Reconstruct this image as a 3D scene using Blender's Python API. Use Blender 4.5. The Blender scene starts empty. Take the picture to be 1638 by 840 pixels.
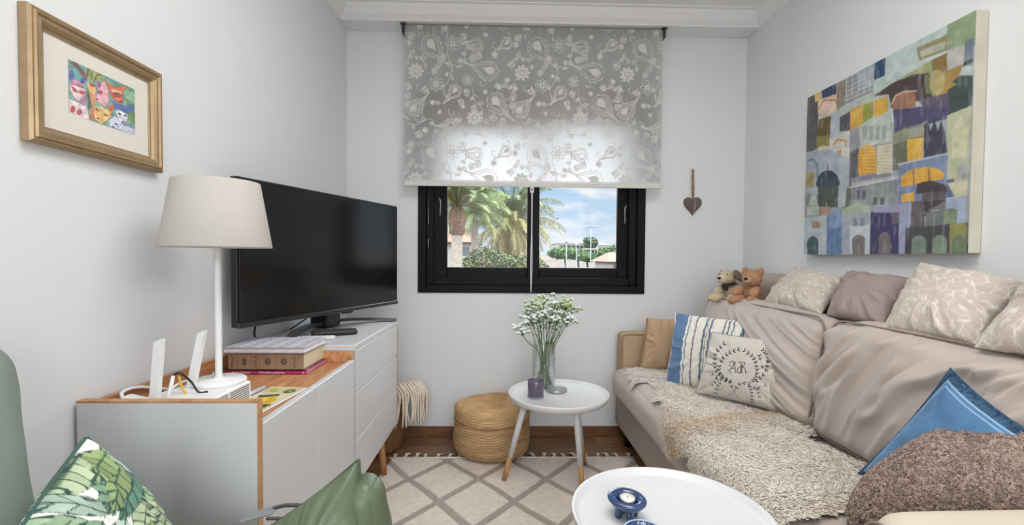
import bpy, math, random
import numpy as np
from mathutils import Vector, Matrix
random.seed(7); rng = np.random.default_rng(7)
C = bpy.context.scene.collection
SC = bpy.context.scene

# ------------------------------------------------------------------ camera, world, lights, exposure
XL, XR, YB, YF, ZC = -.893, 1.426, 2.66, -1.9, 2.42
F, YAW, PITCH, ROLL, CY = 728.0, .0232, .0266, .0080, 432.7
cd = bpy.data.cameras.new('camera'); cam = bpy.data.objects.new('camera', cd); C.objects.link(cam); SC.camera = cam
fw = Vector((math.sin(YAW)*math.cos(PITCH), math.cos(YAW)*math.cos(PITCH), -math.sin(PITCH)))
rt = Vector((math.cos(YAW), -math.sin(YAW), 0)); up = rt.cross(fw)
r2 = rt*math.cos(ROLL)+up*math.sin(ROLL); u2 = -rt*math.sin(ROLL)+up*math.cos(ROLL)
cam.matrix_world = Matrix(((r2.x, u2.x, -fw.x, 0), (r2.y, u2.y, -fw.y, 0), (r2.z, u2.z, -fw.z, 1.05), (0, 0, 0, 1)))
cd.sensor_width = 36; cd.lens = F*36/1638; cd.shift_y = (CY-420)/1638; cd.clip_start = .02; cd.clip_end = 2000

SC.view_settings.view_transform = 'Standard'; SC.view_settings.look = 'None'
SC.view_settings.exposure = 0.0; SC.view_settings.gamma = 1; SC.view_settings.use_curve_mapping = False
try:
    SC.cycles.use_denoising = True; SC.cycles.max_bounces = 10; SC.cycles.transparent_max_bounces = 16
    SC.cycles.sample_clamp_indirect = 6
except Exception: pass

W = bpy.data.worlds.new('sky'); SC.world = W; W.use_nodes = True
nt = W.node_tree; nt.nodes.clear(); N = nt.nodes.new; L = nt.links.new
tc = N('ShaderNodeTexCoord'); sp = N('ShaderNodeSeparateXYZ'); L(tc.outputs['Generated'], sp.inputs[0])
rmp = N('ShaderNodeValToRGB'); L(sp.outputs['Z'], rmp.inputs[0])
e = rmp.color_ramp.elements; e[0].position = 0; e[0].color = (.80, .89, .97, 1); e[1].position = .6; e[1].color = (.20, .42, .80, 1)
x = rmp.color_ramp.elements.new(.09); x.color = (.55, .75, .94, 1); x = rmp.color_ramp.elements.new(.2); x.color = (.44, .66, .92, 1)
mp = N('ShaderNodeMapping'); mp.inputs['Scale'].default_value = (4, 4, 16); L(tc.outputs['Generated'], mp.inputs[0])
nz = N('ShaderNodeTexNoise'); nz.inputs['Scale'].default_value = 2.1; nz.inputs['Detail'].default_value = 6; L(mp.outputs[0], nz.inputs[0])
cr = N('ShaderNodeValToRGB'); L(nz.outputs[0], cr.inputs[0]); cr.color_ramp.elements[0].position = .48; cr.color_ramp.elements[1].position = .66
mx = N('ShaderNodeMix'); mx.data_type = 'RGBA'; L(cr.outputs[0], mx.inputs[0]); L(rmp.outputs[0], mx.inputs[6]); mx.inputs[7].default_value = (.95, .96, 1, 1)
high_sky_boost = N('ShaderNodeMapRange'); L(sp.outputs['Z'], high_sky_boost.inputs[0])          # extra sky strength above the palms, added to light the blind and room
for i, v in ((1, .16), (2, .30), (3, .98), (4, 7.2)): high_sky_boost.inputs[i].default_value = v
ms = N('ShaderNodeMapRange'); L(sp.outputs['Z'], ms.inputs[0])
for i, v in ((1, .16), (2, .24), (3, 0), (4, .85)): ms.inputs[i].default_value = v
mx2 = N('ShaderNodeMix'); mx2.data_type = 'RGBA'; L(ms.outputs[0], mx2.inputs[0]); L(mx.outputs[2], mx2.inputs[6]); mx2.inputs[7].default_value = (.92, .96, 1, 1)
bg = N('ShaderNodeBackground'); L(mx2.outputs[2], bg.inputs[0]); L(high_sky_boost.outputs[0], bg.inputs[1])
wo = N('ShaderNodeOutputWorld'); L(bg.outputs[0], wo.inputs[0])

def light(kind, name, loc, direction, power, size=None, sizey=None, col=(1, 1, 1)):
    d = bpy.data.lights.new(name, kind); d.energy = power; d.color = col
    if kind == 'AREA': d.shape = 'RECTANGLE'; d.size = size; d.size_y = sizey
    o = bpy.data.objects.new(name, d); C.objects.link(o); o.location = loc
    o.rotation_euler = Vector(direction).to_track_quat('-Z', 'Y').to_euler(); return o
s = light('SUN', 'sun', (5, -8, 12), (-.45, .62, -.80), 1.9, col=(1, .95, .86)); s.data.angle = .02
pl = light('AREA', 'window_portal', (.18, 2.80, 1.42), (0, -1, 0), 1, 1.32, 1.13); pl.data.cycles.is_portal = True   # guides the sampling of the sky, gives no light of its own
light('AREA', 'balcony_daylight', (.35, YF+.05, 1.35), (0, 1, .10), 15, 2.0, 2.0, (1, .997, .99))
light('AREA', 'ceiling_fill', (.27, .75, 2.39), (0, 0, -1), 24, .9, 1.2, (1, .995, .985))  # fill light added overhead out of view, no fixture hangs there

# ------------------------------------------------------------------ helpers
def lin(c):
    c = np.asarray(c, float)/255.0
    g = c.mean(-1, keepdims=True); c = g+(c-g)*.86
    return np.where(c <= .04045, c/12.92, ((c+.055)/1.055)**2.4)
def vn(P, seed=0):
    P = np.asarray(P, float); i = np.floor(P).astype(np.int64); f = P-i; f = f*f*(3-2*f)
    def h(a, b, c):
        n = (a*374761393+b*668265263+c*2147483647+seed*1274126177) & 0xffffffff
        n = ((n ^ (n >> 13))*1274126177) & 0xffffffff
        n = n ^ (n >> 16); return (n & 0xffff)/65535.0
    r = 0
    for a in (0, 1):
        for b in (0, 1):
            for c in (0, 1):
                w = (f[..., 0] if a else 1-f[..., 0])*(f[..., 1] if b else 1-f[..., 1])*(f[..., 2] if c else 1-f[..., 2])
                r = r+w*h(i[..., 0]+a, i[..., 1]+b, i[..., 2]+c)
    return r*2-1
def fbm(P, o=3, seed=0):
    r = 0; a = 1; P = np.asarray(P, float)
    for k in range(o): r = r+a*vn(P*2**k+17.3*k, seed+k); a *= .5
    return r
def sm(a, b, x):
    t = np.clip((x-a)/(b-a), 0, 1); return t*t*(3-2*t)

def wloc(o):
    v = Vector((0, 0, 0))
    while o is not None: v += o.location; o = o.parent
    return v
def tag(o, label=None, cat=None, group=None, kind=None):
    if label: o['label'] = label
    if cat: o['category'] = cat
    if group: o['group'] = group
    if kind: o['kind'] = kind
    return o
def thing(name, loc, label, cat, group=None):
    o = bpy.data.objects.new(name, None); C.objects.link(o); o.location = loc; o.empty_display_size = .05
    return tag(o, label, cat, group)
def mesh(name, V, Fc, m, parent=None, smooth=True, col=None, loc=None, mi=None):
    """link ONE mesh object; V is in world metres, Fc a list of faces or an (n,4) array"""
    V = np.asarray(V, float).reshape(-1, 3)
    org = Vector((0, 0, 0))
    if parent is not None: org = wloc(parent)
    elif loc is not None: org = Vector(loc)
    Vl = V-np.array(org)
    me = bpy.data.meshes.new(name)
    if isinstance(Fc, np.ndarray):
        n, k = Fc.shape
        me.vertices.add(len(Vl)); me.vertices.foreach_set('co', Vl.ravel())
        me.loops.add(n*k); me.loops.foreach_set('vertex_index', Fc.ravel().astype(np.int32))
        me.polygons.add(n); me.polygons.foreach_set('loop_start', np.arange(0, n*k, k, dtype=np.int32))
        me.update(calc_edges=True)
    else:
        me.from_pydata([tuple(v) for v in Vl], [], [tuple(int(i) for i in f) for f in Fc]); me.update()
    me.polygons.foreach_set('use_smooth', np.full(len(me.polygons), bool(smooth)))
    for mm in (m if isinstance(m, (list, tuple)) else [m]): me.materials.append(mm)
    if mi is not None: me.polygons.foreach_set('material_index', np.asarray(mi, dtype=np.int32))
    if col is not None:
        a = me.color_attributes.new('Col', 'FLOAT_COLOR', 'POINT')
        c4 = np.ones((len(V), 4)); c4[:, :3] = col; a.data.foreach_set('color', c4.ravel())
    o = bpy.data.objects.new(name, me); C.objects.link(o)
    if parent is not None: o.parent = parent
    elif loc is not None: o.location = loc
    return o
class MB:
    def __init__(s): s.V = []; s.F = []; s.n = 0; s.c = []
    def add(s, V, Fc, col=None):
        V = np.asarray(V, float).reshape(-1, 3)
        s.V.append(V); s.F += [tuple(int(i)+s.n for i in f) for f in Fc]; s.n += len(V)
        s.c.append(np.tile(col, (len(V), 1)) if col is not None and np.ndim(col) == 1 else (col if col is not None else np.ones((len(V), 3))))
        return s
    def build(s, name, m, parent=None, smooth=True, colored=False, loc=None):
        return mesh(name, np.vstack(s.V), s.F, m, parent, smooth, np.vstack(s.c) if colored else None, loc)
def box_vf(x0, x1, y0, y1, z0, z1, b=0.0):
    """box with chamfered edges"""
    x0, x1 = sorted((x0, x1)); y0, y1 = sorted((y0, y1)); z0, z1 = sorted((z0, z1))
    b = min(b, (x1-x0)*.45, (y1-y0)*.45, (z1-z0)*.45)
    if b <= 0:
        V = [(x, y, z) for x in (x0, x1) for y in (y0, y1) for z in (z0, z1)]
        return V, [(0, 1, 3, 2), (4, 6, 7, 5), (0, 4, 5, 1), (2, 3, 7, 6), (0, 2, 6, 4), (1, 5, 7, 3)]
    V = []; idx = {}
    for ix, x in enumerate((x0, x1)):
        for iy, y in enumerate((y0, y1)):
            for iz, z in enumerate((z0, z1)):
                sx, sy, sz = (1, -1)[ix], (1, -1)[iy], (1, -1)[iz]
                idx[ix, iy, iz, 0] = len(V); V.append((x, y+sy*b, z+sz*b))
                idx[ix, iy, iz, 1] = len(V); V.append((x+sx*b, y, z+sz*b))
                idx[ix, iy, iz, 2] = len(V); V.append((x+sx*b, y+sy*b, z))
    Fc = []
    for i in (0, 1):
        q = [(0, 0), (1, 0), (1, 1), (0, 1)]
        Fc.append([idx[i, a, c, 0] for a, c in (q if i else q[::-1])])
        Fc.append([idx[a, i, c, 1] for a, c in (q[::-1] if i else q)])
        Fc.append([idx[a, c, i, 2] for a, c in (q if i else q[::-1])])
    for a in (0, 1):
        for c in (0, 1):
            Fc.append([idx[0, a, c, 1], idx[1, a, c, 1], idx[1, a, c, 2], idx[0, a, c, 2]])
            Fc.append([idx[a, 0, c, 0], idx[a, 1, c, 0], idx[a, 1, c, 2], idx[a, 0, c, 2]])
            Fc.append([idx[a, c, 0, 0], idx[a, c, 1, 0], idx[a, c, 1, 1], idx[a, c, 0, 1]])
            for d in (0, 1): pass
    for k in [(a, c, d) for a in (0, 1) for c in (0, 1) for d in (0, 1)]:
        Fc.append([idx[k+(0,)], idx[k+(1,)], idx[k+(2,)]])
    return V, Fc
def fixn(o):
    import bmesh
    bm = bmesh.new(); bm.from_mesh(o.data); bmesh.ops.recalc_face_normals(bm, faces=bm.faces); bm.to_mesh(o.data); bm.free(); return o
def box(name, x0, x1, y0, y1, z0, z1, m, parent=None, b=0.0, loc=None):
    V, Fc = box_vf(x0, x1, y0, y1, z0, z1, b)
    return fixn(mesh(name, V, Fc, m, parent, False, loc=loc))
def frames(P):
    P = np.asarray(P, float); T = np.gradient(P, axis=0); T /= np.linalg.norm(T, axis=1)[:, None]+1e-12
    n = np.cross(T[0], (0, 0, 1.)); 
    if np.linalg.norm(n) < 1e-3: n = np.cross(T[0], (0, 1., 0))
    n /= np.linalg.norm(n); Ns = []
    for t in T:
        n = n-t*(n@t); n /= np.linalg.norm(n)+1e-12; Ns.append(n)
    Ns = np.array(Ns); return P, T, Ns, np.cross(T, Ns)
def tube_vf(P, r, k=8, flat=1.0, cap=True):
    P, T, A, B = frames(P); r = np.broadcast_to(np.asarray(r, float), (len(P),))
    th = np.arange(k)*2*np.pi/k
    V = P[:, None]+r[:, None, None]*(np.cos(th)[None, :, None]*A[:, None]+flat*np.sin(th)[None, :, None]*B[:, None])
    V = V.reshape(-1, 3); Fc = []
    for i in range(len(P)-1):
        for j in range(k):
            Fc.append((i*k+j, i*k+(j+1) % k, (i+1)*k+(j+1) % k, (i+1)*k+j))
    if cap: Fc.append(tuple(range(k))[::-1]); Fc.append(tuple((len(P)-1)*k+j for j in range(k)))
    return V, Fc
def spline(P, n=40):
    P = np.asarray(P, float); out = []; m = len(P)
    Q = np.vstack([2*P[0]-P[1], P, 2*P[-1]-P[-2]]); per = max(2, n//(m-1))
    for i in range(m-1):
        p0, p1, p2, p3 = Q[i:i+4]
        for t in np.linspace(0, 1, per, endpoint=False):
            out.append(.5*((2*p1)+(-p0+p2)*t+(2*p0-5*p1+4*p2-p3)*t*t+(-p0+3*p1-3*p2+p3)*t**3))
    out.append(P[-1]); return np.array(out)
def tube(name, P, r, m, parent=None, k=8, n=None, loc=None, flat=1.0):
    if n: P = spline(P, n)
    if np.ndim(r) == 1 and len(r) != len(P): r = np.interp(np.linspace(0, 1, len(P)), np.linspace(0, 1, len(r)), r)
    V, Fc = tube_vf(P, r, k, flat); return mesh(name, V, Fc, m, parent, True, loc=loc)
def lathe_vf(prof, c, k=64, a0=0, rfun=None):
    prof = np.asarray(prof, float); th = np.arange(k)*2*np.pi/k
    r = prof[:, 0][:, None]*np.ones(k); z = prof[:, 1][:, None]*np.ones(k)
    if rfun is not None: r, z = rfun(r, z, th[None, :])
    V = np.stack([c[0]+r*np.cos(th+a0), c[1]+r*np.sin(th+a0), c[2]+z], -1).reshape(-1, 3)
    i, j = np.meshgrid(np.arange(len(prof)-1), np.arange(k), indexing='ij')
    Fc = np.stack([i*k+j, i*k+(j+1) % k, (i+1)*k+(j+1) % k, (i+1)*k+j], -1).reshape(-1, 4)
    return V, Fc
def lathe(name, prof, c, m, parent=None, k=64, loc=None, rfun=None, col=None):
    V, Fc = lathe_vf(prof, c, k, 0, rfun); return mesh(name, V, Fc, m, parent, True, loc=loc, col=col)
def grid_faces(nu, nv, off=0, flip=False):
    i, j = np.meshgrid(np.arange(nu-1), np.arange(nv-1), indexing='ij')
    q = np.stack([i*nv+j, (i+1)*nv+j, (i+1)*nv+j+1, i*nv+j+1], -1).reshape(-1, 4)+off
    return q[:, ::-1] if flip else q
def blob_vf(c, s, R=None, n=16, nz=0, seed=0, fr=6):
    th, ph = np.meshgrid(np.linspace(0, np.pi, n), np.arange(2*n)*np.pi/n, indexing='ij')
    D = np.stack([np.sin(th)*np.cos(ph), np.sin(th)*np.sin(ph), np.cos(th)], -1).reshape(-1, 3)
    V = D*np.asarray(s)
    if nz: V = V+D*(nz*fbm(D*fr/3+seed*3.1, 3, seed))[:, None]
    if R is not None: V = V@np.array(R).T
    k = 2*n; Fc = [(i*k+j, (i+1)*k+j, (i+1)*k+(j+1) % k, i*k+(j+1) % k) for i in range(n-1) for j in range(k)]
    return V+np.asarray(c), Fc
def rotm(rx=0, ry=0, rz=0):
    return np.array(Matrix.Rotation(rz, 3, 'Z')@Matrix.Rotation(ry, 3, 'Y')@Matrix.Rotation(rx, 3, 'X'))
def softbox_vf(c, size, r, R=None, n=36, bulge=(0, 0, 0), fn=None):
    h = np.array(size)/2; t = np.linspace(-1, 1, n); t = np.sign(t)*(1-(1-np.abs(t))**1.5)
    a, b = np.meshgrid(t, t, indexing='ij'); Vs = []; Fs = []; off = 0
    for ax in range(3):
        for sg in (-1, 1):
            p = np.zeros((n, n, 3)); p[..., ax] = sg; p[..., (ax+1) % 3] = a; p[..., (ax+2) % 3] = b
            q0 = p*h; q = np.clip(q0, -(h-r), h-r); d = q0-q; dn = d/(np.linalg.norm(d, axis=-1, keepdims=True)+1e-12)
            v = q+dn*r
            v[..., ax] += sg*bulge[ax]*((1-a**2)*(1-b**2))**.75
            Vs.append(v.reshape(-1, 3)); Fs.append(grid_faces(n, n, off, sg < 0)); off += n*n
    V = np.vstack(Vs); Fc = np.vstack(Fs)
    key = np.round(V, 6); u, first, inv = np.unique(key, axis=0, return_index=True, return_inverse=True)
    V = V[first]; Fc = inv.ravel()[Fc]
    if fn is not None: V = fn(V, h)
    if R is not None: V = V@np.array(R).T
    return V+np.asarray(c), Fc
def softbox(name, c, size, r, m, parent=None, R=None, n=36, bulge=(0, 0, 0), fn=None, loc=None, col=None):
    V, Fc = softbox_vf(c, size, r, R, n, bulge, fn)
    return mesh(name, V, Fc, m, parent, True, loc=loc, col=col(V) if col is not None else None)

# ---- pattern canvas (colours sampled onto mesh vertices)
class Cv:
    def __init__(s, w, h, base, H=None): s.a = np.ones((h, w, 3))*np.asarray(base, float); s.w, s.h, s.H = w, h, H
    def P(s, pts):
        pts = np.asarray(pts, float)
        if s.H is None: return pts
        q = np.c_[pts, np.ones(len(pts))]@s.H.T; return q[:, :2]/q[:, 2:]*[s.w, s.h]
    def _bb(s, P, m=2):
        return max(0, int(P[:, 0].min()-m)), min(s.w, int(P[:, 0].max()+m)+1), max(0, int(P[:, 1].min()-m)), min(s.h, int(P[:, 1].max()+m)+1)
    def poly(s, pts, col, al=1.0, raw=False):
        P = np.asarray(pts, float) if raw else s.P(pts); x0, x1, y0, y1 = s._bb(P)
        if x1 <= x0 or y1 <= y0: return
        X, Y = np.meshgrid(np.arange(x0, x1)+.5, np.arange(y0, y1)+.5); ins = np.zeros(X.shape, bool)
        for (ax, ay), (bx, by) in zip(P, np.roll(P, -1, 0)):
            if ay == by: continue
            ins ^= ((ay > Y) != (by > Y)) & (X < (bx-ax)*(Y-ay)/(by-ay)+ax)
        t = s.a[y0:y1, x0:x1]; t[ins] = t[ins]*(1-al)+np.asarray(col, float)*al
    def ell(s, cx, cy, rx, ry, col, rot=0, al=1.0, t0=0, t1=2*np.pi):
        t = np.linspace(t0, t1, 28); a, b = rx*np.cos(t), ry*np.sin(t)
        s.poly(np.c_[cx+a*np.cos(rot)-b*np.sin(rot), cy+a*np.sin(rot)+b*np.cos(rot)], col, al)
    def stroke(s, pts, w, col, al=1.0):
        P = s.P(pts); 
        for (ax, ay), (bx, by) in zip(P[:-1], P[1:]):
            Q = np.array([(ax, ay), (bx, by)]); x0, x1, y0, y1 = s._bb(Q, w+2)
            if x1 <= x0 or y1 <= y0: continue
            X, Y = np.meshgrid(np.arange(x0, x1)+.5, np.arange(y0, y1)+.5); d = Q[1]-Q[0]; l = d@d+1e-9
            t = np.clip(((X-ax)*d[0]+(Y-ay)*d[1])/l, 0, 1); D = np.hypot(X-ax-t*d[0], Y-ay-t*d[1])
            k = (np.clip(w/2+.5-D, 0, 1)*al)[..., None]; s.a[y0:y1, x0:x1] = s.a[y0:y1, x0:x1]*(1-k)+np.asarray(col, float)*k
    def at(s, u, v):
        x = np.clip(u*s.w-.5, 0, s.w-1.001); y = np.clip(v*s.h-.5, 0, s.h-1.001); i = x.astype(int); j = y.astype(int); fx = (x-i)[..., None]; fy = (y-j)[..., None]
        i2 = np.minimum(i+1, s.w-1); j2 = np.minimum(j+1, s.h-1)
        return (s.a[j, i]*(1-fx)+s.a[j, i2]*fx)*(1-fy)+(s.a[j2, i]*(1-fx)+s.a[j2, i2]*fx)*fy
def homog(q):
    A = []
    for (x, y), (u, v) in zip(q, ((0, 0), (1, 0), (1, 1), (0, 1))):
        A.append([x, y, 1, 0, 0, 0, -u*x, -u*y, -u]); A.append([0, 0, 0, x, y, 1, -v*x, -v*y, -v])
    return np.linalg.svd(np.array(A, float))[2][-1].reshape(3, 3)

def pillow(name, TL, TR, BR, BL, T, m, parent=None, nu=60, nv=60, pinch=.06, wr=.004, seed=0, paint=None, back=None, p=2.2, ex=.5, flange=0, loc=None, mshift=0, front=1.0, backT=1.0):
    TL, TR, BR, BL = [np.array(q, float) for q in (TL, TR, BR, BL)]
    u, v = np.meshgrid(np.linspace(0, 1, nu), np.linspace(0, 1, nv), indexing='ij')
    U, Vv = 2*u-1, 2*v-1
    # pull the sides in between the corners
    uu = .5+U/2*(1-pinch*(1-Vv**2)*np.abs(U)**1.5); vv = .5+Vv/2*(1-pinch*(1-U**2)*np.abs(Vv)**1.5)
    B = (TL*((1-uu)*(1-vv))[..., None]+TR*(uu*(1-vv))[..., None]+BR*(uu*vv)[..., None]+BL*((1-uu)*vv)[..., None])
    n = np.cross(BL-TL, TR-TL)+np.cross(BR-TR, BR-BL); n = n/np.linalg.norm(n)
    Uc, Vc = np.clip(U/(1-flange), -1, 1), np.clip(Vv/(1-flange), -1, 1)
    t = T/2*np.maximum((1-np.abs(Uc)**p)*(1-np.abs(Vc)**p), 0)**ex
    if flange: t = t+.002*(1-np.maximum(np.abs(U), np.abs(Vv))**8)
    edge = sm(0, .25, 1-np.maximum(np.abs(U), np.abs(Vv)))
    rad = np.arctan2(Vv, U); rr = np.hypot(U, Vv)
    out = []
    for sd in (1, -1):
        q = np.stack([u*4.2+seed, v*4.2, np.full_like(u, sd*3.)], -1)
        q2 = np.stack([rad*5.5+seed, rr*1.2, np.full_like(u, sd*2.)], -1)
        w = wr*(fbm(q, 3, seed)*edge*.8+fbm(q2, 2, seed+5)*sm(.25, .8, rr)*sm(0, .06, 1-np.maximum(np.abs(U), np.abs(Vv)))*1.1)
        out.append(B+n*((sd*(t+w)*(front if sd > 0 else backT))[..., None]))
    Vt = np.vstack([out[0].reshape(-1, 3), out[1].reshape(-1, 3)])
    Fc = np.vstack([grid_faces(nu, nv, 0, False), grid_faces(nu, nv, nu*nv, True)])
    idx = np.arange(nu*nv).reshape(nu, nv); rm = np.arange(2*nu*nv)
    for e_ in (idx[0], idx[-1], idx[:, 0], idx[:, -1]): rm[e_+nu*nv] = e_
    Vt[idx[0]] = B[0]; Vt[idx[-1]] = B[-1]; Vt[idx[:, 0]] = B[:, 0]; Vt[idx[:, -1]] = B[:, -1]
    Fc = rm[Fc]
    col = None
    if paint is not None:
        c = np.asarray(paint(u, v)).reshape(-1, 3); cb = c if back is None else np.tile(back, (nu*nv, 1)); col = np.vstack([c, cb])
    o = mesh(name, Vt, Fc, m, parent, True, col=col, loc=loc)
    ring = np.vstack([B[:, 0], B[-1, 1:], B[::-1, -1][1:], B[0, ::-1][1:]])
    return o, ring

# ------------------------------------------------------------------ materials
def M(name, col=(200, 200, 200), rough=.6, metal=0, attr=False, bump=None, var=None, spec=.5, sheen=0, coat=0, emis=None, srgb=True):
    m = bpy.data.materials.new(name); m.use_nodes = True; nt = m.node_tree; b = nt.nodes['Principled BSDF']
    c = tuple(lin(col)) if srgb else col
    b.inputs['Base Color'].default_value = (*c, 1); b.inputs['Roughness'].default_value = rough; b.inputs['Metallic'].default_value = metal
    b.inputs['Specular IOR Level'].default_value = spec; b.inputs['Sheen Weight'].default_value = sheen; b.inputs['Coat Weight'].default_value = coat
    src = None; tc = nt.nodes.new('ShaderNodeTexCoord')
    if attr:
        a = nt.nodes.new('ShaderNodeVertexColor'); a.layer_name = 'Col'; src = a.outputs[0]
    if var:
        sc, amt = var[0], var[1]; n = nt.nodes.new('ShaderNodeTexNoise'); n.inputs['Scale'].default_value = sc; n.inputs['Detail'].default_value = 5
        if len(var) > 2:
            mpn = nt.nodes.new('ShaderNodeMapping'); mpn.inputs['Scale'].default_value = var[2]; nt.links.new(tc.outputs['Object'], mpn.inputs[0]); nt.links.new(mpn.outputs[0], n.inputs[0])
        else: nt.links.new(tc.outputs['Object'], n.inputs[0])
        mr = nt.nodes.new('ShaderNodeMapRange'); nt.links.new(n.outputs[0], mr.inputs[0])
        for i, v in ((1, .25), (2, .75), (3, 1-amt), (4, 1+amt)): mr.inputs[i].default_value = v
        mu = nt.nodes.new('ShaderNodeMix'); mu.data_type = 'RGBA'; mu.blend_type = 'MULTIPLY'; mu.inputs[0].default_value = 1
        if src: nt.links.new(src, mu.inputs[6])
        else: mu.inputs[6].default_value = (*c, 1)
        nt.links.new(mr.outputs[0], mu.inputs[7]); src = mu.outputs[2]
    if src: nt.links.new(src, b.inputs['Base Color'])
    if bump:
        n = nt.nodes.new('ShaderNodeTexNoise'); n.inputs['Scale'].default_value = bump[0]; n.inputs['Detail'].default_value = 4
        nt.links.new(tc.outputs['Object'], n.inputs[0]); bp = nt.nodes.new('ShaderNodeBump'); bp.inputs['Strength'].default_value = bump[1]; bp.inputs['Distance'].default_value = bump[2] if len(bump) > 2 else .002
        nt.links.new(n.outputs[0], bp.inputs['Height']); nt.links.new(bp.outputs[0], b.inputs['Normal'])
    return m
def wood(name, c1, c2, scale=(1, 1, 1), rough=.45, plank=None, dist=6.0):
    m = bpy.data.materials.new(name); m.use_nodes = True; nt = m.node_tree; b = nt.nodes['Principled BSDF']; b.inputs['Roughness'].default_value = rough
    tc = nt.nodes.new('ShaderNodeTexCoord'); mp = nt.nodes.new('ShaderNodeMapping'); mp.inputs['Scale'].default_value = scale; nt.links.new(tc.outputs['Object'], mp.inputs[0])
    n = nt.nodes.new('ShaderNodeTexNoise'); n.inputs['Scale'].default_value = 3; n.inputs['Detail'].default_value = 8; n.inputs['Distortion'].default_value = 1.2; nt.links.new(mp.outputs[0], n.inputs[0])
    r = nt.nodes.new('ShaderNodeValToRGB'); r.color_ramp.elements[0].position = .32; r.color_ramp.elements[1].position = .68
    r.color_ramp.elements[0].color = (*lin(c1), 1); r.color_ramp.elements[1].color = (*lin(c2), 1); nt.links.new(n.outputs[0], r.inputs[0]); out = r.outputs[0]
    if plank:
        bk = nt.nodes.new('ShaderNodeTexBrick'); bk.inputs['Scale'].default_value = 1; bk.inputs['Brick Width'].default_value = plank[0]; bk.inputs['Row Height'].default_value = plank[1]
        bk.inputs['Mortar Size'].default_value = .0015; bk.inputs['Color1'].default_value = (.75, .75, .75, 1); bk.inputs['Color2'].default_value = (1.15, 1.12, 1.1, 1); bk.inputs['Mortar'].default_value = (.3, .3, .3, 1)
        nt.links.new(tc.outputs['Object'], bk.inputs[0]); mu = nt.nodes.new('ShaderNodeMix'); mu.data_type = 'RGBA'; mu.blend_type = 'MULTIPLY'; mu.inputs[0].default_value = 1
        nt.links.new(out, mu.inputs[6]); nt.links.new(bk.outputs[0], mu.inputs[7]); out = mu.outputs[2]
    nt.links.new(out, b.inputs['Base Color'])
    return m
def glass(name, tint=(1, 1, 1), gl=.06, rough=.0, edge=.0):
    m = bpy.data.materials.new(name); m.use_nodes = True; nt = m.node_tree; nt.nodes.clear(); N = nt.nodes.new
    t = N('ShaderNodeBsdfTransparent'); t.inputs[0].default_value = (*tint, 1); g = N('ShaderNodeBsdfGlossy'); g.inputs['Roughness'].default_value = rough
    lw = N('ShaderNodeLayerWeight'); lw.inputs[0].default_value = .35; mr = N('ShaderNodeMapRange'); nt.links.new(lw.outputs['Facing'], mr.inputs[0]); mr.inputs[3].default_value = gl; mr.inputs[4].default_value = min(1, gl+edge+.15)
    mx = N('ShaderNodeMixShader'); nt.links.new(mr.outputs[0], mx.inputs[0]); nt.links.new(t.outputs[0], mx.inputs[1]); nt.links.new(g.outputs[0], mx.inputs[2])
    o = N('ShaderNodeOutputMaterial'); nt.links.new(mx.outputs[0], o.inputs[0]); return m

m_wall = M('wall_paint', (226, 228, 229), .75, var=(1.3, .012), bump=(60, .12, .002))
m_ceil = M('ceiling_paint', (236, 236, 236), .8)
m_floor = wood('floor_wood', (112, 76, 46), (166, 120, 78), (2, 14, 2), .38, plank=(1.1, .16))
m_skirt = wood('skirting_wood', (104, 66, 38), (134, 90, 54), (2, 10, 10), .4)
m_black = M('black_aluminium', (9, 9, 10), .5, spec=.22)
m_blackp = M('black_plastic', (20, 20, 21), .35)
m_white = M('white_lacquer', (206, 206, 206), .38)
m_whitep = M('white_plastic', (226, 226, 224), .4)
m_oak = wood('oak_veneer', (172, 118, 70), (204, 154, 104), (10, 2, 10), .5)
m_oaky = wood('oak_liner', (168, 106, 60), (216, 152, 98), (12, 1.6, 12), .5)
m_oakleg = wood('oak_leg', (168, 112, 58), (200, 146, 88), (8, 8, 2), .5)
m_metal = M('brushed_metal', (170, 172, 175), .3, 1)
m_clear = glass('window_glass', (.985, .99, .99), .02)
m_vase = glass('vase_glass', (.97, .985, .985), .05, edge=.35)
m_paint = M('painted_surface', attr=True, rough=.7, var=(40, .10), bump=(120, .25, .001))
m_cloth = M('printed_cotton', attr=True, rough=.9, var=(300, .05), bump=(500, .35, .001), spec=.15, sheen=.1)
m_sofa = M('sofa_fabric', (184, 170, 160), .75, var=(5, .03), bump=(380, .22, .0008), spec=.25, sheen=.12)
m_sofab = M('sofa_base_fabric', (170, 155, 142), .8, var=(6, .03), bump=(380, .2, .0008), spec=.2)
m_tan = M('sofa_tan_fabric', (190, 158, 124), .7, var=(6, .03), bump=(300, .15, .0008), spec=.25)
m_pipe = M('sofa_piping', (138, 120, 108), .8)
m_fur = M('sheepskin_wool', attr=True, rough=.95, spec=.05, sheen=.2)
m_cotton = M('white_cotton', (226, 221, 210), .9)

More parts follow.
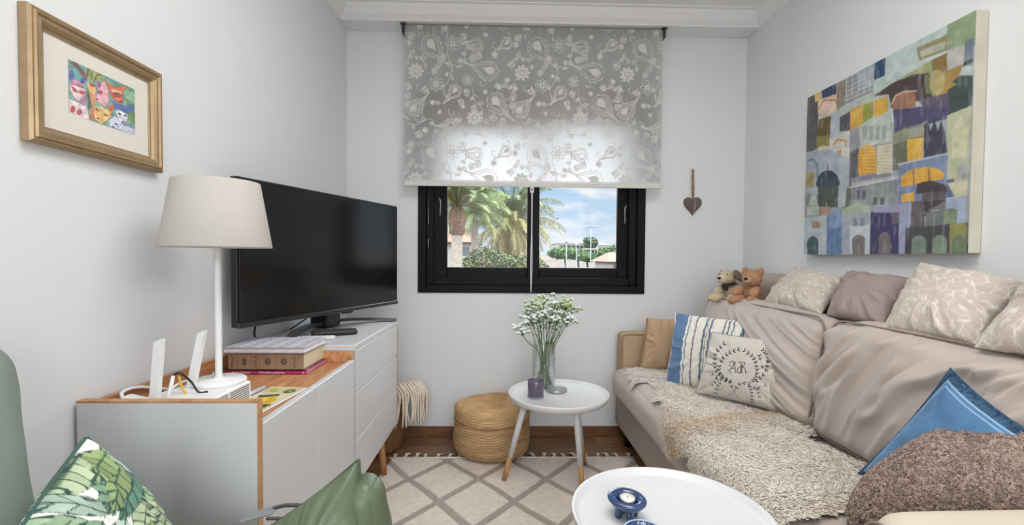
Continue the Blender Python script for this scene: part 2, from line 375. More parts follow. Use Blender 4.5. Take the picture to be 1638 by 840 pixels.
# ------------------------------------------------------------------ room shell
def struct(o): o['kind'] = 'structure'; return o
T = .25
struct(box('floor', XL-T, XR+T, YF-T, YB+T, -.15, 0, m_floor))
struct(box('ceiling', XL-T, XR+T, YF-T, YB+T, ZC, ZC+.25, m_ceil))
struct(box('wall_left', XL-T, XL, YF-T, YB+T, 0, ZC, m_wall))
struct(box('wall_right', XR, XR+T, YF-T, YB+T, 0, ZC, m_wall))
WX0, WX1, WZ0, WZ1 = -.485, .84, .847, 1.985
mb = MB()
for a in ((XL, WX0, 0, ZC), (WX1, XR, 0, ZC), (WX0, WX1, 0, WZ0), (WX0, WX1, WZ1, ZC)): mb.add(*box_vf(a[0], a[1], YB, YB+T, a[2], a[3]))
struct(fixn(mb.build('wall_back', m_wall, smooth=False)))
mb = MB()
for a in ((XL, -.70, 0, ZC), (1.30, XR, 0, ZC), (-.70, 1.30, 2.36, ZC), (-.7, 1.3, 0, .12)): mb.add(*box_vf(a[0], a[1], YF-T, YF, a[2], a[3]))
struct(fixn(mb.build('wall_front', m_wall, smooth=False)))
# roller box beam across the window wall, then plaster cove on three sides
struct(box('trim_1', XL, XR, 2.54, YB, 2.345, ZC, m_ceil, b=.004))
cove = [(0, 0), (.004, 0), (.006, .006), (.030, .022), (.052, .052), (.056, .068), (.074, .070), (.076, .075), (0, .075)]
def cove_run(name, p0, p1, inward):
    V = []; 
    for p in (p0, p1):
        for a, h in cove: V.append((p[0]+inward[0]*a, p[1]+inward[1]*a, 2.345+h))
    k = len(cove); Fc = [(i, (i+1) % k, k+(i+1) % k, k+i) for i in range(k)]+[tuple(range(k)), tuple(range(k, 2*k))]
    return struct(fixn(mesh(name, V, Fc, m_ceil, None, False)))
cove_run('trim_2', (XL, YF), (XL, 2.54), (1, 0)); cove_run('trim_3', (XR, YF), (XR, 2.54), (-1, 0)); cove_run('trim_4', (XL, 2.54), (XR, 2.54), (0, -1))
struct(box('baseboard_back', XL, XR, YB-.014, YB, 0, .062, m_skirt, b=.003))
struct(box('baseboard_left', XL, XL+.014, YF, YB-.014, 0, .062, m_skirt, b=.003))
struct(box('baseboard_right', XR-.014, XR, YF, YB-.014, 0, .062, m_skirt, b=.003))

# window: black sliding sashes
win = bpy.data.objects.new('window_1', None); C.objects.link(win); win.location = (.18, YB, WZ0); win['kind'] = 'structure'
def ring_bars(x0, x1, z0, z1, w, wb, y0, y1, wr=None, wt=None):
    mb = MB(); wr = w if wr is None else wr; wt = w if wt is None else wt
    for a in ((x0, x0+w, z0, z1), (x1-wr, x1, z0, z1), (x0+w, x1-wr, z0, z0+wb), (x0+w, x1-wr, z1-wt, z1)): mb.add(*box_vf(a[0], a[1], y0, y1, a[2], a[3], .003))
    return mb
fixn(ring_bars(WX0, WX1, WZ0, WZ1, .045, .045, YB-.012, YB+.10).build('outer_frame', m_black, win, False))
fixn(ring_bars(WX0+.045, WX1-.045, WZ0+.045, WZ1-.045, .042, .045, YB+.012, YB+.10).build('inner_track', m_black, win, False))
s1 = fixn(ring_bars(WX0+.072, .187, WZ0+.078, WZ1-.06, .092, .070, YB+.030, YB+.060, wr=.036).build('sash', m_black, win, False))
s2 = fixn(ring_bars(.180, WX1-.052, WZ0+.078, WZ1-.06, .045, .070, YB+.062, YB+.092, wr=.095).build('sash', m_black, win, False))
box('pane', WX0+.155, .155, YB+.043, YB+.047, .98, WZ1-.10, m_clear, s1)
box('pane', .215, WX1-.14, YB+.075, YB+.079, .98, WZ1-.10, m_clear, s2)
m_gun = M('gunmetal', (120, 120, 124), .3, .9)
for k, (hx, yy, sgn, hz) in enumerate(((-.372, YB+.025, 1, 1.40), (.745, YB+.055, -1, 1.37))):
    tube('handle', [(hx-.01*sgn, yy, hz), (hx+.004*sgn, yy-.018, hz-.004), (hx+.014*sgn, yy-.022, hz-.03), (hx+.012*sgn, yy-.018, hz-.11)], .0055, m_gun, (s1, s2)[k], 8, 24)
tube('latch', [(WX0+.058, YB+.004, z) for z in (1.10, 1.12, 1.14, 1.16)], [.006, .004, .004, .006], m_gun, win, 8)
tube('latch', [(WX0+.058, YB+.004, z) for z in (1.24, 1.25, 1.42)], [.005, .003, .003], m_gun, win, 8)

# ------------------------------------------------------------------ roller blind with paisley print
def fabric_blind():
    m = bpy.data.materials.new('sheer_printed_voile'); m.use_nodes = True; nt = m.node_tree; nt.nodes.clear(); N = nt.nodes.new; L = nt.links.new
    a = N('ShaderNodeVertexColor'); a.layer_name = 'Col'; se = N('ShaderNodeSeparateColor'); L(a.outputs[0], se.inputs[0])
    def cloth(c, tr, tp, k=1):
        d = N('ShaderNodeBsdfDiffuse'); d.inputs[0].default_value = (c[0]*k, c[1]*k, c[2]*k, 1); t = N('ShaderNodeBsdfTranslucent'); t.inputs[0].default_value = (*c, 1)
        x = N('ShaderNodeMixShader'); x.inputs[0].default_value = tr; L(d.outputs[0], x.inputs[1]); L(t.outputs[0], x.inputs[2])
        p = N('ShaderNodeBsdfTransparent'); y = N('ShaderNodeMixShader'); y.inputs[0].default_value = tp; L(x.outputs[0], y.inputs[1]); L(p.outputs[0], y.inputs[2]); return y
    g = cloth((.93, .93, .92), .58, .0, .46); q = cloth((.65, .64, .615), .02, .0)
    mx = N('ShaderNodeMixShader'); L(se.outputs[0], mx.inputs[0]); L(g.outputs[0], mx.inputs[1]); L(q.outputs[0], mx.inputs[2])
    o = N('ShaderNodeOutputMaterial'); L(mx.outputs[0], o.inputs[0]); return m
TW, TH = 455, 460
tile = Cv(TW, TH, (0, 0, 0)); ON = (1, 1, 1); OFF = (0, 0, 0)
def tiled(fn):
    for dx in (-TW, 0, TW):
        for dy in (-TH, 0, TH): fn(dx, dy)
def loc_pts(P, cx, cy, sc, ang, fl):
    P = np.asarray(P, float)*[fl, 1]*sc; c, s_ = math.cos(ang), math.sin(ang); return np.c_[cx+P[:, 0]*c-P[:, 1]*s_, cy+P[:, 0]*s_+P[:, 1]*c]
PAIS = spline([(0, -1), (.55, -.75), (.72, -.15), (.5, .45), (.1, 1.0), (-.25, 1.55), (-.1, .95), (-.35, .55), (-.7, .15), (-.72, -.45), (-.45, -.88), (0, -1)], 66)
PAIS[:, 0] += .42*np.clip(PAIS[:, 1], 0, 2)**2
def paisley(cx, cy, sc, ang=0, fl=1, fill=True, rings=2):
    def f(dx, dy):
        for k in range(rings):
            g = 1-.25*k; P = loc_pts(PAIS*g+[0, -.02*k], cx+dx, cy+dy, sc, ang, fl); tile.stroke(P, 2.7, ON)
        P = loc_pts(PAIS*.42+[0, -.28], cx+dx, cy+dy, sc, ang, fl)
        if fill: tile.poly(P, ON)
        else: tile.stroke(P, 3, ON)
        for t in range(0, 56, 4):     # beaded rim
            q = loc_pts([PAIS[t]*1.13], cx+dx, cy+dy, sc, ang, fl)[0]; tile.ell(q[0], q[1], 2.6, 2.6, ON)
    tiled(f)
def flower(cx, cy, r, n=8, inv=False, rot=0.):
    def f(dx, dy):
        for k in range(n):
            a = rot+k*2*math.pi/n; x, y = cx+dx+math.cos(a)*r*.66, cy+dy+math.sin(a)*r*.66
            if inv:
                tile.ell(x, y, r*.34, r*.2, ON, a); 
            else:
                P = [(x+math.cos(a)*r*.36*math.cos(t)-math.sin(a)*r*.21*math.sin(t), y+math.sin(a)*r*.36*math.cos(t)+math.cos(a)*r*.21*math.sin(t)) for t in np.linspace(0, 6.28, 14)]
                tile.stroke(P, 2.4, ON)
        tile.ell(cx+dx, cy+dy, r*.27, r*.27, ON)
        if not inv: tile.ell(cx+dx, cy+dy, r*.12, r*.12, OFF)
    tiled(f)
def bud(cx, cy, r):
    def f(dx, dy):
        tile.ell(cx+dx, cy+dy, r, r, ON)
        for k in range(10):
            a = k*.628; tile.ell(cx+dx+math.cos(a)*r*1.3, cy+dy+math.sin(a)*r*1.3, r*.2, r*.2, ON)
    tiled(f)
def leafd(cx, cy, l, w, ang, fill=False):
    def f(dx, dy):
        P = [(cx+dx+math.cos(ang)*l*t-math.sin(ang)*w*math.sin(math.pi*t)*s_, cy+dy+math.sin(ang)*l*t+math.cos(ang)*w*math.sin(math.pi*t)*s_) for s_, T_ in ((1, np.linspace(0, 1, 9)), (-1, np.linspace(1, 0, 9))) for t in T_]
        (tile.poly(P, ON) if fill else tile.stroke(P, 3, ON)); tile.stroke([(cx+dx, cy+dy), (cx+dx+math.cos(ang)*l*.8, cy+dy+math.sin(ang)*l*.8)], 2.2, ON if not fill else OFF)
    tiled(f)
def vine(P, w=2.5, leaves=True):
    S_ = spline(P, 30)
    tiled(lambda dx, dy: tile.stroke(S_+[dx, dy], w, ON))
    if leaves:
        for i in range(4, len(S_)-2, 6):
            a = math.atan2(*(S_[i+1]-S_[i])[::-1]); leafd(S_[i][0], S_[i][1], 24, 7, a+(.8 if i % 12 < 6 else -.8), fill=i % 4 == 0)
def spray(x, y, pts, l=26, w=8):
    for i, a_ in enumerate(pts): leafd(x, y, l*(1+.25*(i % 2)), w, a_, fill=i % 3 == 2)
paisley(118, 82, 56, -.35, 1); paisley(345, 172, 54, 1.5, -1); paisley(212, 268, 34, .3, -1, True, 2); paisley(52, 330, 44, -2.0, 1, True, 3)
paisley(300, 62, 36, 2.2, 1, False); paisley(398, 318, 54, -.4, 1, True, 3); paisley(190, 410, 38, 1.2, -1, False, 3); paisley(432, 60, 30, .6, -1)
flower(48, 178, 34, 9, True); flower(205, 60, 32, 8); flower(300, 372, 34, 10, True); flower(135, 232, 30, 8); flower(420, 430, 30, 8); flower(270, 212, 24, 7)
for b_ in ((384, 104, 11), (236, 132, 9), (20, 60, 10), (120, 310, 9), (150, 350, 7), (345, 262, 8), (250, 325, 8), (88, 428, 11), (440, 210, 9), (20, 245, 8), (262, 445, 8), (345, 20, 8), (180, 190, 7)): bud(*b_)
vine([(5, 130), (25, 110), (60, 118), (95, 150)]); vine([(180, 100), (200, 150), (190, 210), (168, 250), (175, 300), (140, 320)]); vine([(255, 30), (262, 90), (240, 160)])
vine([(290, 250), (300, 300), (330, 330), (335, 380), (360, 400)]); vine([(395, 220), (420, 240), (450, 235), (470, 250)]); vine([(10, 400), (50, 405), (110, 380), (130, 420), (120, 465)]); vine([(230, 350), (245, 390), (240, 430), (300, 440), (350, 455)])
spray(275, 120, (-.4, .1, .6)); spray(90, 270, (-2.2, -1.6, -1.0)); spray(330, 105, (2.4, 3.0, 3.6)); spray(455, 130, (.9, 1.5, 2.1)); spray(230, 300, (.2, .8)); spray(20, 20, (.3, .9, 1.5)); spray(155, 150, (-1.9, 2.6)); spray(365, 375, (-.6, .0)); spray(160, 460, (-1.2, -.6, 0.)); spray(420, 370, (1.2, 1.8))
def scroll(x, y, R_, a0, fl=1):
    t_ = np.linspace(0, 4.6, 22); P = np.c_[x+R_*(1-t_/6)*np.cos(a0+fl*t_), y+R_*(1-t_/6)*np.sin(a0+fl*t_)]; tiled(lambda dx, dy: tile.stroke(P+[dx, dy], 2.6, ON))
for q_ in ((65, 240, 24, 0, 1), (165, 18, 20, 1, -1), (215, 160, 20, 2, 1), (440, 15, 20, 3, -1), (300, 290, 16, 0, -1), (60, 375, 20, 1, 1), (205, 350, 20, 4, -1), (340, 425, 18, 2, 1), (448, 285, 20, 5, 1), (385, 60, 18, 1, 1), (20, 195, 14, 2, -1), (330, 225, 16, 0, 1), (175, 270, 12, 0, 1), (400, 400, 12, 0, 1), (65, 30, 16, 0, -1)): scroll(*q_)
spray(250, 15, (1.2, 1.9)); spray(115, 180, (-.6, .0, .6), 20, 6); spray(455, 330, (-1.4, -.8)); spray(300, 340, (-2.2, -1.5), 22, 7); spray(60, 460, (-2, -1.4, -.8)); spray(385, 235, (-.3, .4), 24, 7); spray(10, 300, (-2, -1.2)); spray(255, 255, (.3, 1.0)); spray(235, 385, (-2.7, -3.4), 20, 6); spray(175, 120, (-2.4, -3.0), 22, 7)
rb = thing('roller_blind', (.17, 2.557, 2.34), 'sheer off-white roller blind printed with paisley flowers, pulled halfway down the window', 'blind')
BX0, BX1, BZ0, BZ1 = -.545, .894, 1.452, 2.332
nx, nzv = 800, 490
u, v = np.meshgrid(np.linspace(0, 1, nx), np.linspace(0, 1, nzv), indexing='ij')
ppm = 728/2.557*2.71
tx = ((u*(BX1-BX0)*ppm) % TW)/TW; ty = ((v*(BZ1-BZ0)*ppm-15) % TH)/TH
mask = tile.at(tx, ty)[..., 0]; mask[v > .965] = np.maximum(mask[v > .965], .75)
Vb = np.stack([BX0+u*(BX1-BX0)-.004*(1-v)*(u-.5), 2.557+.0015*np.sin(u*21)*v-.0006*mask, BZ1+v*(BZ0-BZ1)], -1).reshape(-1, 3)
mesh('printed_fabric', Vb, grid_faces(nx, nzv), fabric_blind(), rb, True, col=np.repeat(mask.reshape(-1, 1), 3, 1))
box('hem_bar', BX0+.002, BX1-.002, 2.555, 2.5655, BZ0-.002, BZ0+.022, M('hem_cloth', (214, 212, 204), .8), rb, b=.002)
tube('roller_tube', [(BX0, 2.575, 2.325), (BX1, 2.575, 2.325)], .016, M('roller_cloth', (170, 168, 160), .6), rb, 20)
for xx in (BX0-.008, BX1+.008):
    mb = MB(); mb.add(*box_vf(xx-.006, xx+.006, 2.55, 2.61, 2.29, 2.34, .002)); mb.add(*box_vf(xx-.014, xx+.014, 2.55, 2.61, 2.335, 2.345, .002))
    fixn(mb.build('bracket', M('bracket_grey', (78, 78, 80), .4, .6), rb, False))
box('pull_plate', .157, .179, 2.552, 2.557, 1.418, 1.450, m_white, rb, b=.002)
tube('pull_cord', [(.168, 2.553, 1.42), (.168, 2.553, 1.2), (.165, 2.552, 1.06), (.167, 2.552, .86)], .0032, m_whitep, rb, 8, 20)
tube('pull_cord', [(.168, 2.553, 1.42), (.170, 2.553, 1.2), (.173, 2.552, 1.02), (.168, 2.552, .86)], .0026, m_metal, rb, 8, 20)
tube('plate_eyelet', [(.168, 2.5535, 1.4345), (.168, 2.5505, 1.4345)], .0045, m_blackp, rb, 10)

# ------------------------------------------------------------------ outside
def gp(px, py, Y): return np.array([(px-795)/728*Y, Y, 1.05-(py-413)/728*Y])      # survey helper: bearing and rise at distance Y
m_grnd = M('dry_ground', (88, 72, 56), .95, var=(.3, .15))
gx, gy = np.meshgrid(np.linspace(-120, 160, 60), np.concatenate([np.linspace(3.2, 60, 40), np.linspace(65, 400, 20)]), indexing='ij')
gz = -3.6+2.9*sm(22, 52, gy)+1.2*sm(60, 130, gy)+3*sm(150, 300, gy)
struct(mesh('trim_ground', np.stack([gx, gy, gz], -1).reshape(-1, 3), grid_faces(60, 60, 0, True), m_grnd, None, True)).name = 'ground'
def gnd(x, y): return float(-3.6+2.9*sm(22, 52, y)+1.2*sm(60, 130, y)+3*sm(150, 300, y))
m_frond = M('palm_leaf', attr=True, rough=.55, spec=.4); m_trunk = M('palm_trunk', (150, 138, 124), .95, var=(9, .35, (1, 1, 5)), bump=(14, 1, .03)); m_skirt2 = M('palm_boots', (118, 92, 74), .95, var=(14, .5))
def fronds(name, c, n, Lr, el0, el1, w, colA, colB, parent, seed, droop=1.0, nl=34, m=m_frond, stiff=False):
    r = np.random.default_rng(seed); Vs = []; Cs = []
    for k in range(n):
        az = k*2.39996+r.uniform(-.2, .2); t0 = k/(n-1) if n > 1 else 0; el = el0+(el1-el0)*t0+r.uniform(-.12, .12); Lf = Lr*r.uniform(.82, 1.1)*(1 if el > -.3 else .85)
        t = np.linspace(0, 1, nl); ang = el-droop*t*t*(1.5 if el > .4 else 1.1)
        ds = Lf/(nl-1); hx = np.concatenate([[0], np.cumsum(np.cos(ang[:-1])*ds)]); hz = np.concatenate([[0], np.cumsum(np.sin(ang[:-1])*ds)])
        D = np.array([math.cos(az), math.sin(az), 0]); P = np.array(c)+hx[:, None]*D+np.array([0, 0, 1.])*hz[:, None]
        tg = np.cos(ang)[:, None]*D+np.sin(ang)[:, None]*np.array([0, 0, 1.]); sd = np.cross(tg, [0, 0, 1.]); sd /= np.linalg.norm(sd, axis=1)[:, None]+1e-9
        nn = np.cross(sd, tg)
        cc = lin(colA)*(1-t0)+lin(colB)*t0; cc = cc*r.uniform(.8, 1.2)
        wv = .03*(1-t)+.008
        Vs.append(np.stack([P[:-1]-sd[:-1]*wv[:-1, None], P[:-1]+sd[:-1]*wv[:-1, None], P[1:]+sd[1:]*wv[1:, None], P[1:]-sd[1:]*wv[1:, None]], 1).reshape(-1, 3)); Cs.append(np.tile(lin((168, 140, 80)) if t0 > .3 else cc, ((nl-1)*4, 1)))
        for s_ in (-1, 1):
            ll = Lf*w*np.sin(np.pi*(.12+.84*t))**.7*r.uniform(.8, 1.15, nl); dn = -.55 if not stiff else .1
            tip = P+(s_*sd*.75+tg*.6+nn*dn*.6+np.array([0, 0, -.35 if not stiff else 0]))*ll[:, None]+r.normal(0, .02, (nl, 3)); mid = P+(s_*sd*.75+tg*.55+nn*.1)*ll[:, None]*.5; bw = Lf*.005
            q = np.stack([P-tg*bw, P+tg*bw, mid+tg*bw, mid-tg*bw], 1); q2 = np.stack([mid-tg*bw, mid+tg*bw, tip+tg*.1*bw, tip-tg*.1*bw], 1)
            Vs += [q.reshape(-1, 3), q2.reshape(-1, 3)]; cv = cc*r.uniform(.5, 1.4, (nl, 1)); Cs += [np.repeat(cv, 4, 0)]*2
    V = np.vstack(Vs); return mesh(name, V, np.arange(len(V)).reshape(-1, 4), m, parent, False, col=np.clip(np.vstack(Cs), 0, 1))
# date palm with a wide drooping crown
c2 = gp(811, 357, 20); t2 = thing('palm_tree', (c2[0], 20, gnd(c2[0], 20)), 'broad date palm with drooping yellow-green fronds in the middle of the window view', 'palm tree', 'palms outside the window')
tube('trunk', [(c2[0]+.1, 20, gnd(0, 20)), (c2[0]+.05, 20, 0), (c2[0], 20, c2[2]-.1)], [.3, .27, .33], m_trunk, t2, 16, 24)
lathe('frond_stubs', [(.1, -.75), (.34, -.55), (.44, -.2), (.34, .1), (.14, .5), (.02, .6)], c2, M('frond_stubs', (190, 142, 74), .9, var=(20, .4)), t2, 20, rfun=lambda r, z, th: (r*(1+.12*np.sin(9*th+z*30)), z))
fronds('fronds', c2+[0, 0, .1], 84, 2.5, 1.45, -.9, .17, (84, 104, 50), (146, 128, 74), t2, 3, 1.05, 52)
fronds('hanging_fronds', c2+[0, 0, -.05], 46, 2.0, -.35, -1.35, .13, (150, 124, 74), (140, 104, 62), t2, 33, .5, 40)
# washingtonia at the left
c1 = gp(724, 336, 14); t1 = thing('palm_tree', (c1[0]-.03, 14, gnd(0, 14)), 'tall palm with grey trunk and shaggy brown collar at the left pane edge', 'palm tree', 'palms outside the window')
tube('trunk', [(c1[0]-.04, 14, gnd(0, 14)), (c1[0]-.02, 14, 0), (c1[0], 14, c1[2]-.6)], [.2, .18, .17], m_trunk, t1, 16, 24)
lathe('leaf_base_collar', [(.17, -.80), (.21, -.72), (.25, -.4), (.23, -.1), (.17, .05), (.02, .15)], c1, m_skirt2, t1, 40, rfun=lambda r, z, th: (r*(1+.10*np.sin(11*th+z*26)+.08*np.sin(11*th-z*26)), z))
fronds('fronds', c1+[0, 0, .05], 54, 1.7, 1.5, .1, .22, (66, 96, 48), (92, 112, 60), t1, 8, .9, 50, stiff=True)
c3 = gp(752, 330, 17); t3 = thing('palm_tree', (c3[0], 17, gnd(0, 17)), 'light green feathery palm between the grey trunked palm and the broad date palm', 'palm tree', 'palms outside the window')
tube('trunk', [(c3[0], 17, gnd(0, 17)), (c3[0], 17, c3[2]-.5)], [.16, .12], m_trunk, t3, 12, 10)
fronds('fronds', c3+[0, 0, -.25], 44, 1.6, 1.4, -.5, .24, (104, 130, 58), (126, 136, 76), t3, 12, 1.1, 50)
m_leafy = M('shrub_leaf', attr=True, rough=.5)
def bush(name, c, s_, n, leaf, cols, parent, seed, flat=0):
    r = np.random.default_rng(seed); D = r.normal(0, 1, (n, 3)); D /= np.linalg.norm(D, axis=1)[:, None]
    R_ = r.uniform(.72, 1.04, n)*(1+.16*fbm(D*2.2+seed, 2, seed)); P = np.array(c)+D*R_[:, None]*s_
    a = r.normal(0, 1, (n, 3)); a /= np.linalg.norm(a, axis=1)[:, None]; b = np.cross(a, D+r.normal(0, .4, (n, 3))); b /= np.linalg.norm(b, axis=1)[:, None]
    q = np.stack([P-a*leaf, P-b*leaf*.45, P+a*leaf, P+b*leaf*.45], 1).reshape(-1, 3)
    cc = np.array([lin(x) for x in cols])[r.integers(0, len(cols), n)]*r.uniform(.7, 1.25, (n, 1))
    return mesh(name, q, np.arange(4*n).reshape(-1, 4), m_leafy, parent, False, col=np.clip(np.repeat(cc, 4, 0), 0, 1))
for k, (px, py, Y, rx, rz, sd) in enumerate(((772, 428, 16, .85, .72, 1), (830, 433, 17, .9, .55, 2), (744, 434, 16, .5, .45, 4))):
    c = gp(px, py, Y); t = thing('garden_shrub', (c[0], Y, gnd(0, Y)), ('glossy green shrub with yellow leaves beneath the palms, left of the centre mullion', 'low dark green shrub beneath the date palm beside the centre mullion', 'small green shrub beside the grey palm trunk')[k], 'shrub')
    bush('foliage', c, (rx, .8, rz), 5200, .055, ((52, 80, 32), (72, 102, 38), (32, 56, 24), (128, 138, 54), (96, 66, 44)), t, sd)
    tube('stem', [(c[0], Y, gnd(0, Y)), (c[0]+.05, Y, c[2])], [.09, .05], m_trunk, t, 8)
m_stem = M('pine_trunk', (96, 76, 62), .95)
for k, (px, py, Y, rx, rz, tp, lb) in enumerate(((896, 404, 62, 2.2, .78, 12, 'rounded green pine nearest the date palm fronds'), (917, 406, 64, 2.0, .7, 12, 'umbrella pine behind the short lamp posts'), (932, 410, 60, 1.2, .5, 10, 'smaller pine at the foot of the white hillside'), (966, 405, 60, 1.6, .75, -10, 'umbrella pine right of the tall street lamp'), (984, 402, 58, 1.7, .95, -12, 'dense pine above the tiled roof'))):
    c = gp(px, py, Y); t = thing('pine_tree', (c[0], Y, gnd(0, Y)), lb, 'pine tree', 'pines across the road')
    bush('foliage', c, (rx, 1.6, rz), 2200, .26, ((62, 98, 38), (46, 76, 30), (82, 118, 46)), t, 20+k)
    tube('trunk', [(c[0]+.3, Y, gnd(0, Y)), (c[0]+.1, Y, c[2]-1.2), (c[0], Y, c[2])], [.16, .13, .1], m_stem, t, 8, 8)
m_bld = M('render_white', (140, 137, 130), .9, var=(.5, .05)); m_win = M('dark_window', (70, 78, 88), .3); m_tile = M('terracotta', (142, 80, 52), .9, var=(3, .2)); m_pink = M('pale_tiles', (126, 94, 76), .9, var=(3, .15))
def house(name, px0, px1, pyt, Y, dep, lab, wins, zb=None, m=m_bld, roof=None):
    a, b = gp(px0, pyt, Y), gp(px1, pyt, Y); zb = gnd(0, Y) if zb is None else zb
    t = thing(name, ((a[0]+b[0])/2, Y+dep/2, zb), lab, 'building'); box('wall', a[0], b[0], Y, Y+dep, zb, a[2], m, t)
    for (x, y, w, h) in wins:
        q = gp(x, y, Y); box('window', q[0]-w/2, q[0]+w/2, Y-.06, Y+.02, q[2]-h/2, q[2]+h/2, m_win, t)
    if roof == 'flat': box('parapet', a[0]-.2, b[0]+.2, Y-.2, Y+dep+.2, a[2], a[2]+.3, m, t)
    elif roof:
        h = roof[0]; V = [(a[0]-.4, Y-.4, a[2]), (b[0]+.4, Y-.4, a[2]), (b[0]+.4, Y+dep+.4, a[2]), (a[0]-.4, Y+dep+.4, a[2]), (a[0]+(b[0]-a[0])*.3, Y+dep/2, a[2]+h), (b[0]-(b[0]-a[0])*.3, Y+dep/2, a[2]+h)]
        fixn(mesh('roof', V, [(0, 1, 5, 4), (1, 2, 5), (2, 3, 4, 5), (3, 0, 4), (0, 3, 2, 1)], roof[1], t, False))
    return t
house('apartment_building', 882, 934, 389, 120, 14, 'long white flat roofed building left of the tall street lamp', [(x, 394, 1.6, .8) for x in (892, 899, 906, 913, 920, 927)], roof='flat')
house('hillside_house', 930, 950, 398, 105, 10, 'white stepped house at the foot of the tall street lamp', [(x, 402, 1.0, .9) for x in (934, 939, 944)], roof='flat')
house('hillside_house', 948, 972, 391, 125, 10, 'grey white hillside house under the dark roofs right of the tall lamp', [(x, 397, 1.3, .9) for x in (953, 960, 966)], m=M('render_grey', (166, 168, 172), .9), roof=(.8, M('slate', (96, 92, 92), .9)))
house('bungalow', 972, 1004, 417, 34, 6, 'small house with pale tiled roof at the bottom right of the right pane', [(979, 424, .3, .4)], roof=(.75, m_pink))
house('villa', 690, 748, 388, 33, 7, 'cream villa with terracotta roof behind the grey palm trunk', [(738, 402, .5, .6)], roof=(.9, m_tile))
c = gp(937, 387, 110); t = thing('cypress_cluster', (c[0], 110, gnd(0, 110)), 'dark tree on the skyline beside the tall street lamp', 'tree'); bush('foliage', c, (1.7, 1.5, 1.4), 900, .4, ((48, 74, 44), (66, 92, 52)), t, 77); tube('trunk', [(c[0], 110, gnd(0, 110)), c], .25, m_stem, t, 6)
a, b = gp(884, 417, 75), gp(985, 414, 72)
o = box('boundary_wall', a[0], b[0]+3, 74.7, 75, gnd(0, 75)-1, a[2]+.55, m_bld, loc=(0, 75, 0)); tag(o, 'low white boundary wall behind the pine trunks', 'wall')
o = box('road_kerb', a[0]-2, b[0]+4, 50, 52, -1.4, gp(900, 428, 50)[2]+.05, M('pale_concrete', (96, 88, 80), .9), loc=(0, 51, 0)); tag(o, 'pale concrete kerb across the bottom of the right pane', 'kerb')
m_pole = M('pole_white', (128, 131, 135), .5)
for k, (px, pt, Y, lb) in enumerate(((899, 386, 45, 'short white lamp post nearest the date palm'), (915, 391, 50, 'short cream lamp post in front of the pines'), (938, 361, 48, 'tall street lamp with twin heads above the white houses'))):
    top = gp(px, pt, Y); t = thing('street_lamp', (top[0], Y, gnd(0, Y)), lb, 'street lamp'); tube('pole', [(top[0], Y, gnd(0, Y)), (top[0], Y, 0), tuple(top)], [.07, .05, .035], m_pole, t, 8)
    for s_ in ((-1, 1) if k == 2 else (1,)):
        if k == 2: mesh('lamp_head', *softbox_vf(top+[s_*.28, 0, 0], (.5, .25, .14), .06, None, 8), m_pole, t)
        else: lathe('lamp_head', [(.02, .18), (.16, .12), (.18, 0), (.05, -.12)], top, m_pole, t, 16)
c = gp(884, 349, 30); mb = MB(); mb.add(*blob_vf(c, (.11, .04, .04))); 
for s_ in (-1, 1): mb.add([c+[0, 0, .01], c+[s_*.03, .1*s_, .03], c+[-.05, .22*s_, .05], c+[-.07, .05*s_, .01]], [(0, 1, 2, 3)])
tag(mb.build('flying_bird', M('bird', (70, 74, 80), .9), None, loc=tuple(c)), 'small dark bird flying in the sky of the right pane', 'bird')

# ------------------------------------------------------------------ sideboard under the television
CXF, CXB = -.511, -.885
cab = thing('sideboard', (-.70, 1.6, 0), 'long white sideboard with recessed oak shelf, doors and drawers along the left wall', 'sideboard')
box('body', CXB, CXF-.020, .980, 2.242, .227, .672, m_white, cab, b=.001)
box('end_panel', CXB, CXF-.001, .962, .980, .227, .741, m_white, cab, b=.001)
mb = MB(); mb.add(*box_vf(CXB, CXF, .9618, .9802, .741, .745)); mb.add(*box_vf(CXF-.0012, CXF+.001, .962, .980, .227, .742)); tag(fixn(mb.build('edge_band', m_oak, cab, False)), 'oak edge band around the white end panel')
o = box('shelf_liner', CXB+.014, CXF-.018, .980, 1.604, .672, .682, m_oaky, cab); o['label'] = 'oak shelf surface'
box('rear_rim', CXB, CXB+.014, .980, 1.604, .672, .735, m_oaky, cab, b=.001)
box('inner_end', CXB+.014, CXF-.006, 1.594, 1.604, .682, .722, m_oaky, cab, b=.001)
box('tall_body', CXB, CXF-.020, 1.604, 2.242, .672, .722, m_white, cab)
box('metal_strip', CXF-.016, CXF-.001, 1.596, 1.606, .227, .722, M('strip_grey', (176, 178, 180), .35, .5), cab)
box('worktop', CXB, CXF+.001, 1.594, 2.252, .722, .742, m_white, cab, b=.002)
box('far_end_panel', CXB, CXF-.0005, 2.242, 2.252, .227, .722, m_oak, cab, b=.001)
box('door', CXF-.019, CXF, .982, 1.277, .230, .690, m_white, cab, b=.0015)
box('door', CXF-.019, CXF, 1.279, 1.594, .230, .690, m_white, cab, b=.0015)
for z0, z1 in ((.230, .396), (.399, .568), (.571, .720)): box('drawer', CXF-.019, CXF, 1.607, 2.240, z0, z1, m_white, cab, b=.0022)
for lx, ly in ((-.57, 2.13), (-.57, 1.06), (-.84, 2.13), (-.84, 1.06)): mesh('leg', *tube_vf([(lx, ly, .23), (lx+(.02 if lx > -.6 else -.01), ly+(.03 if ly > 1.5 else -.03), 0)], [.020, .012], 16), m_oakleg, cab)

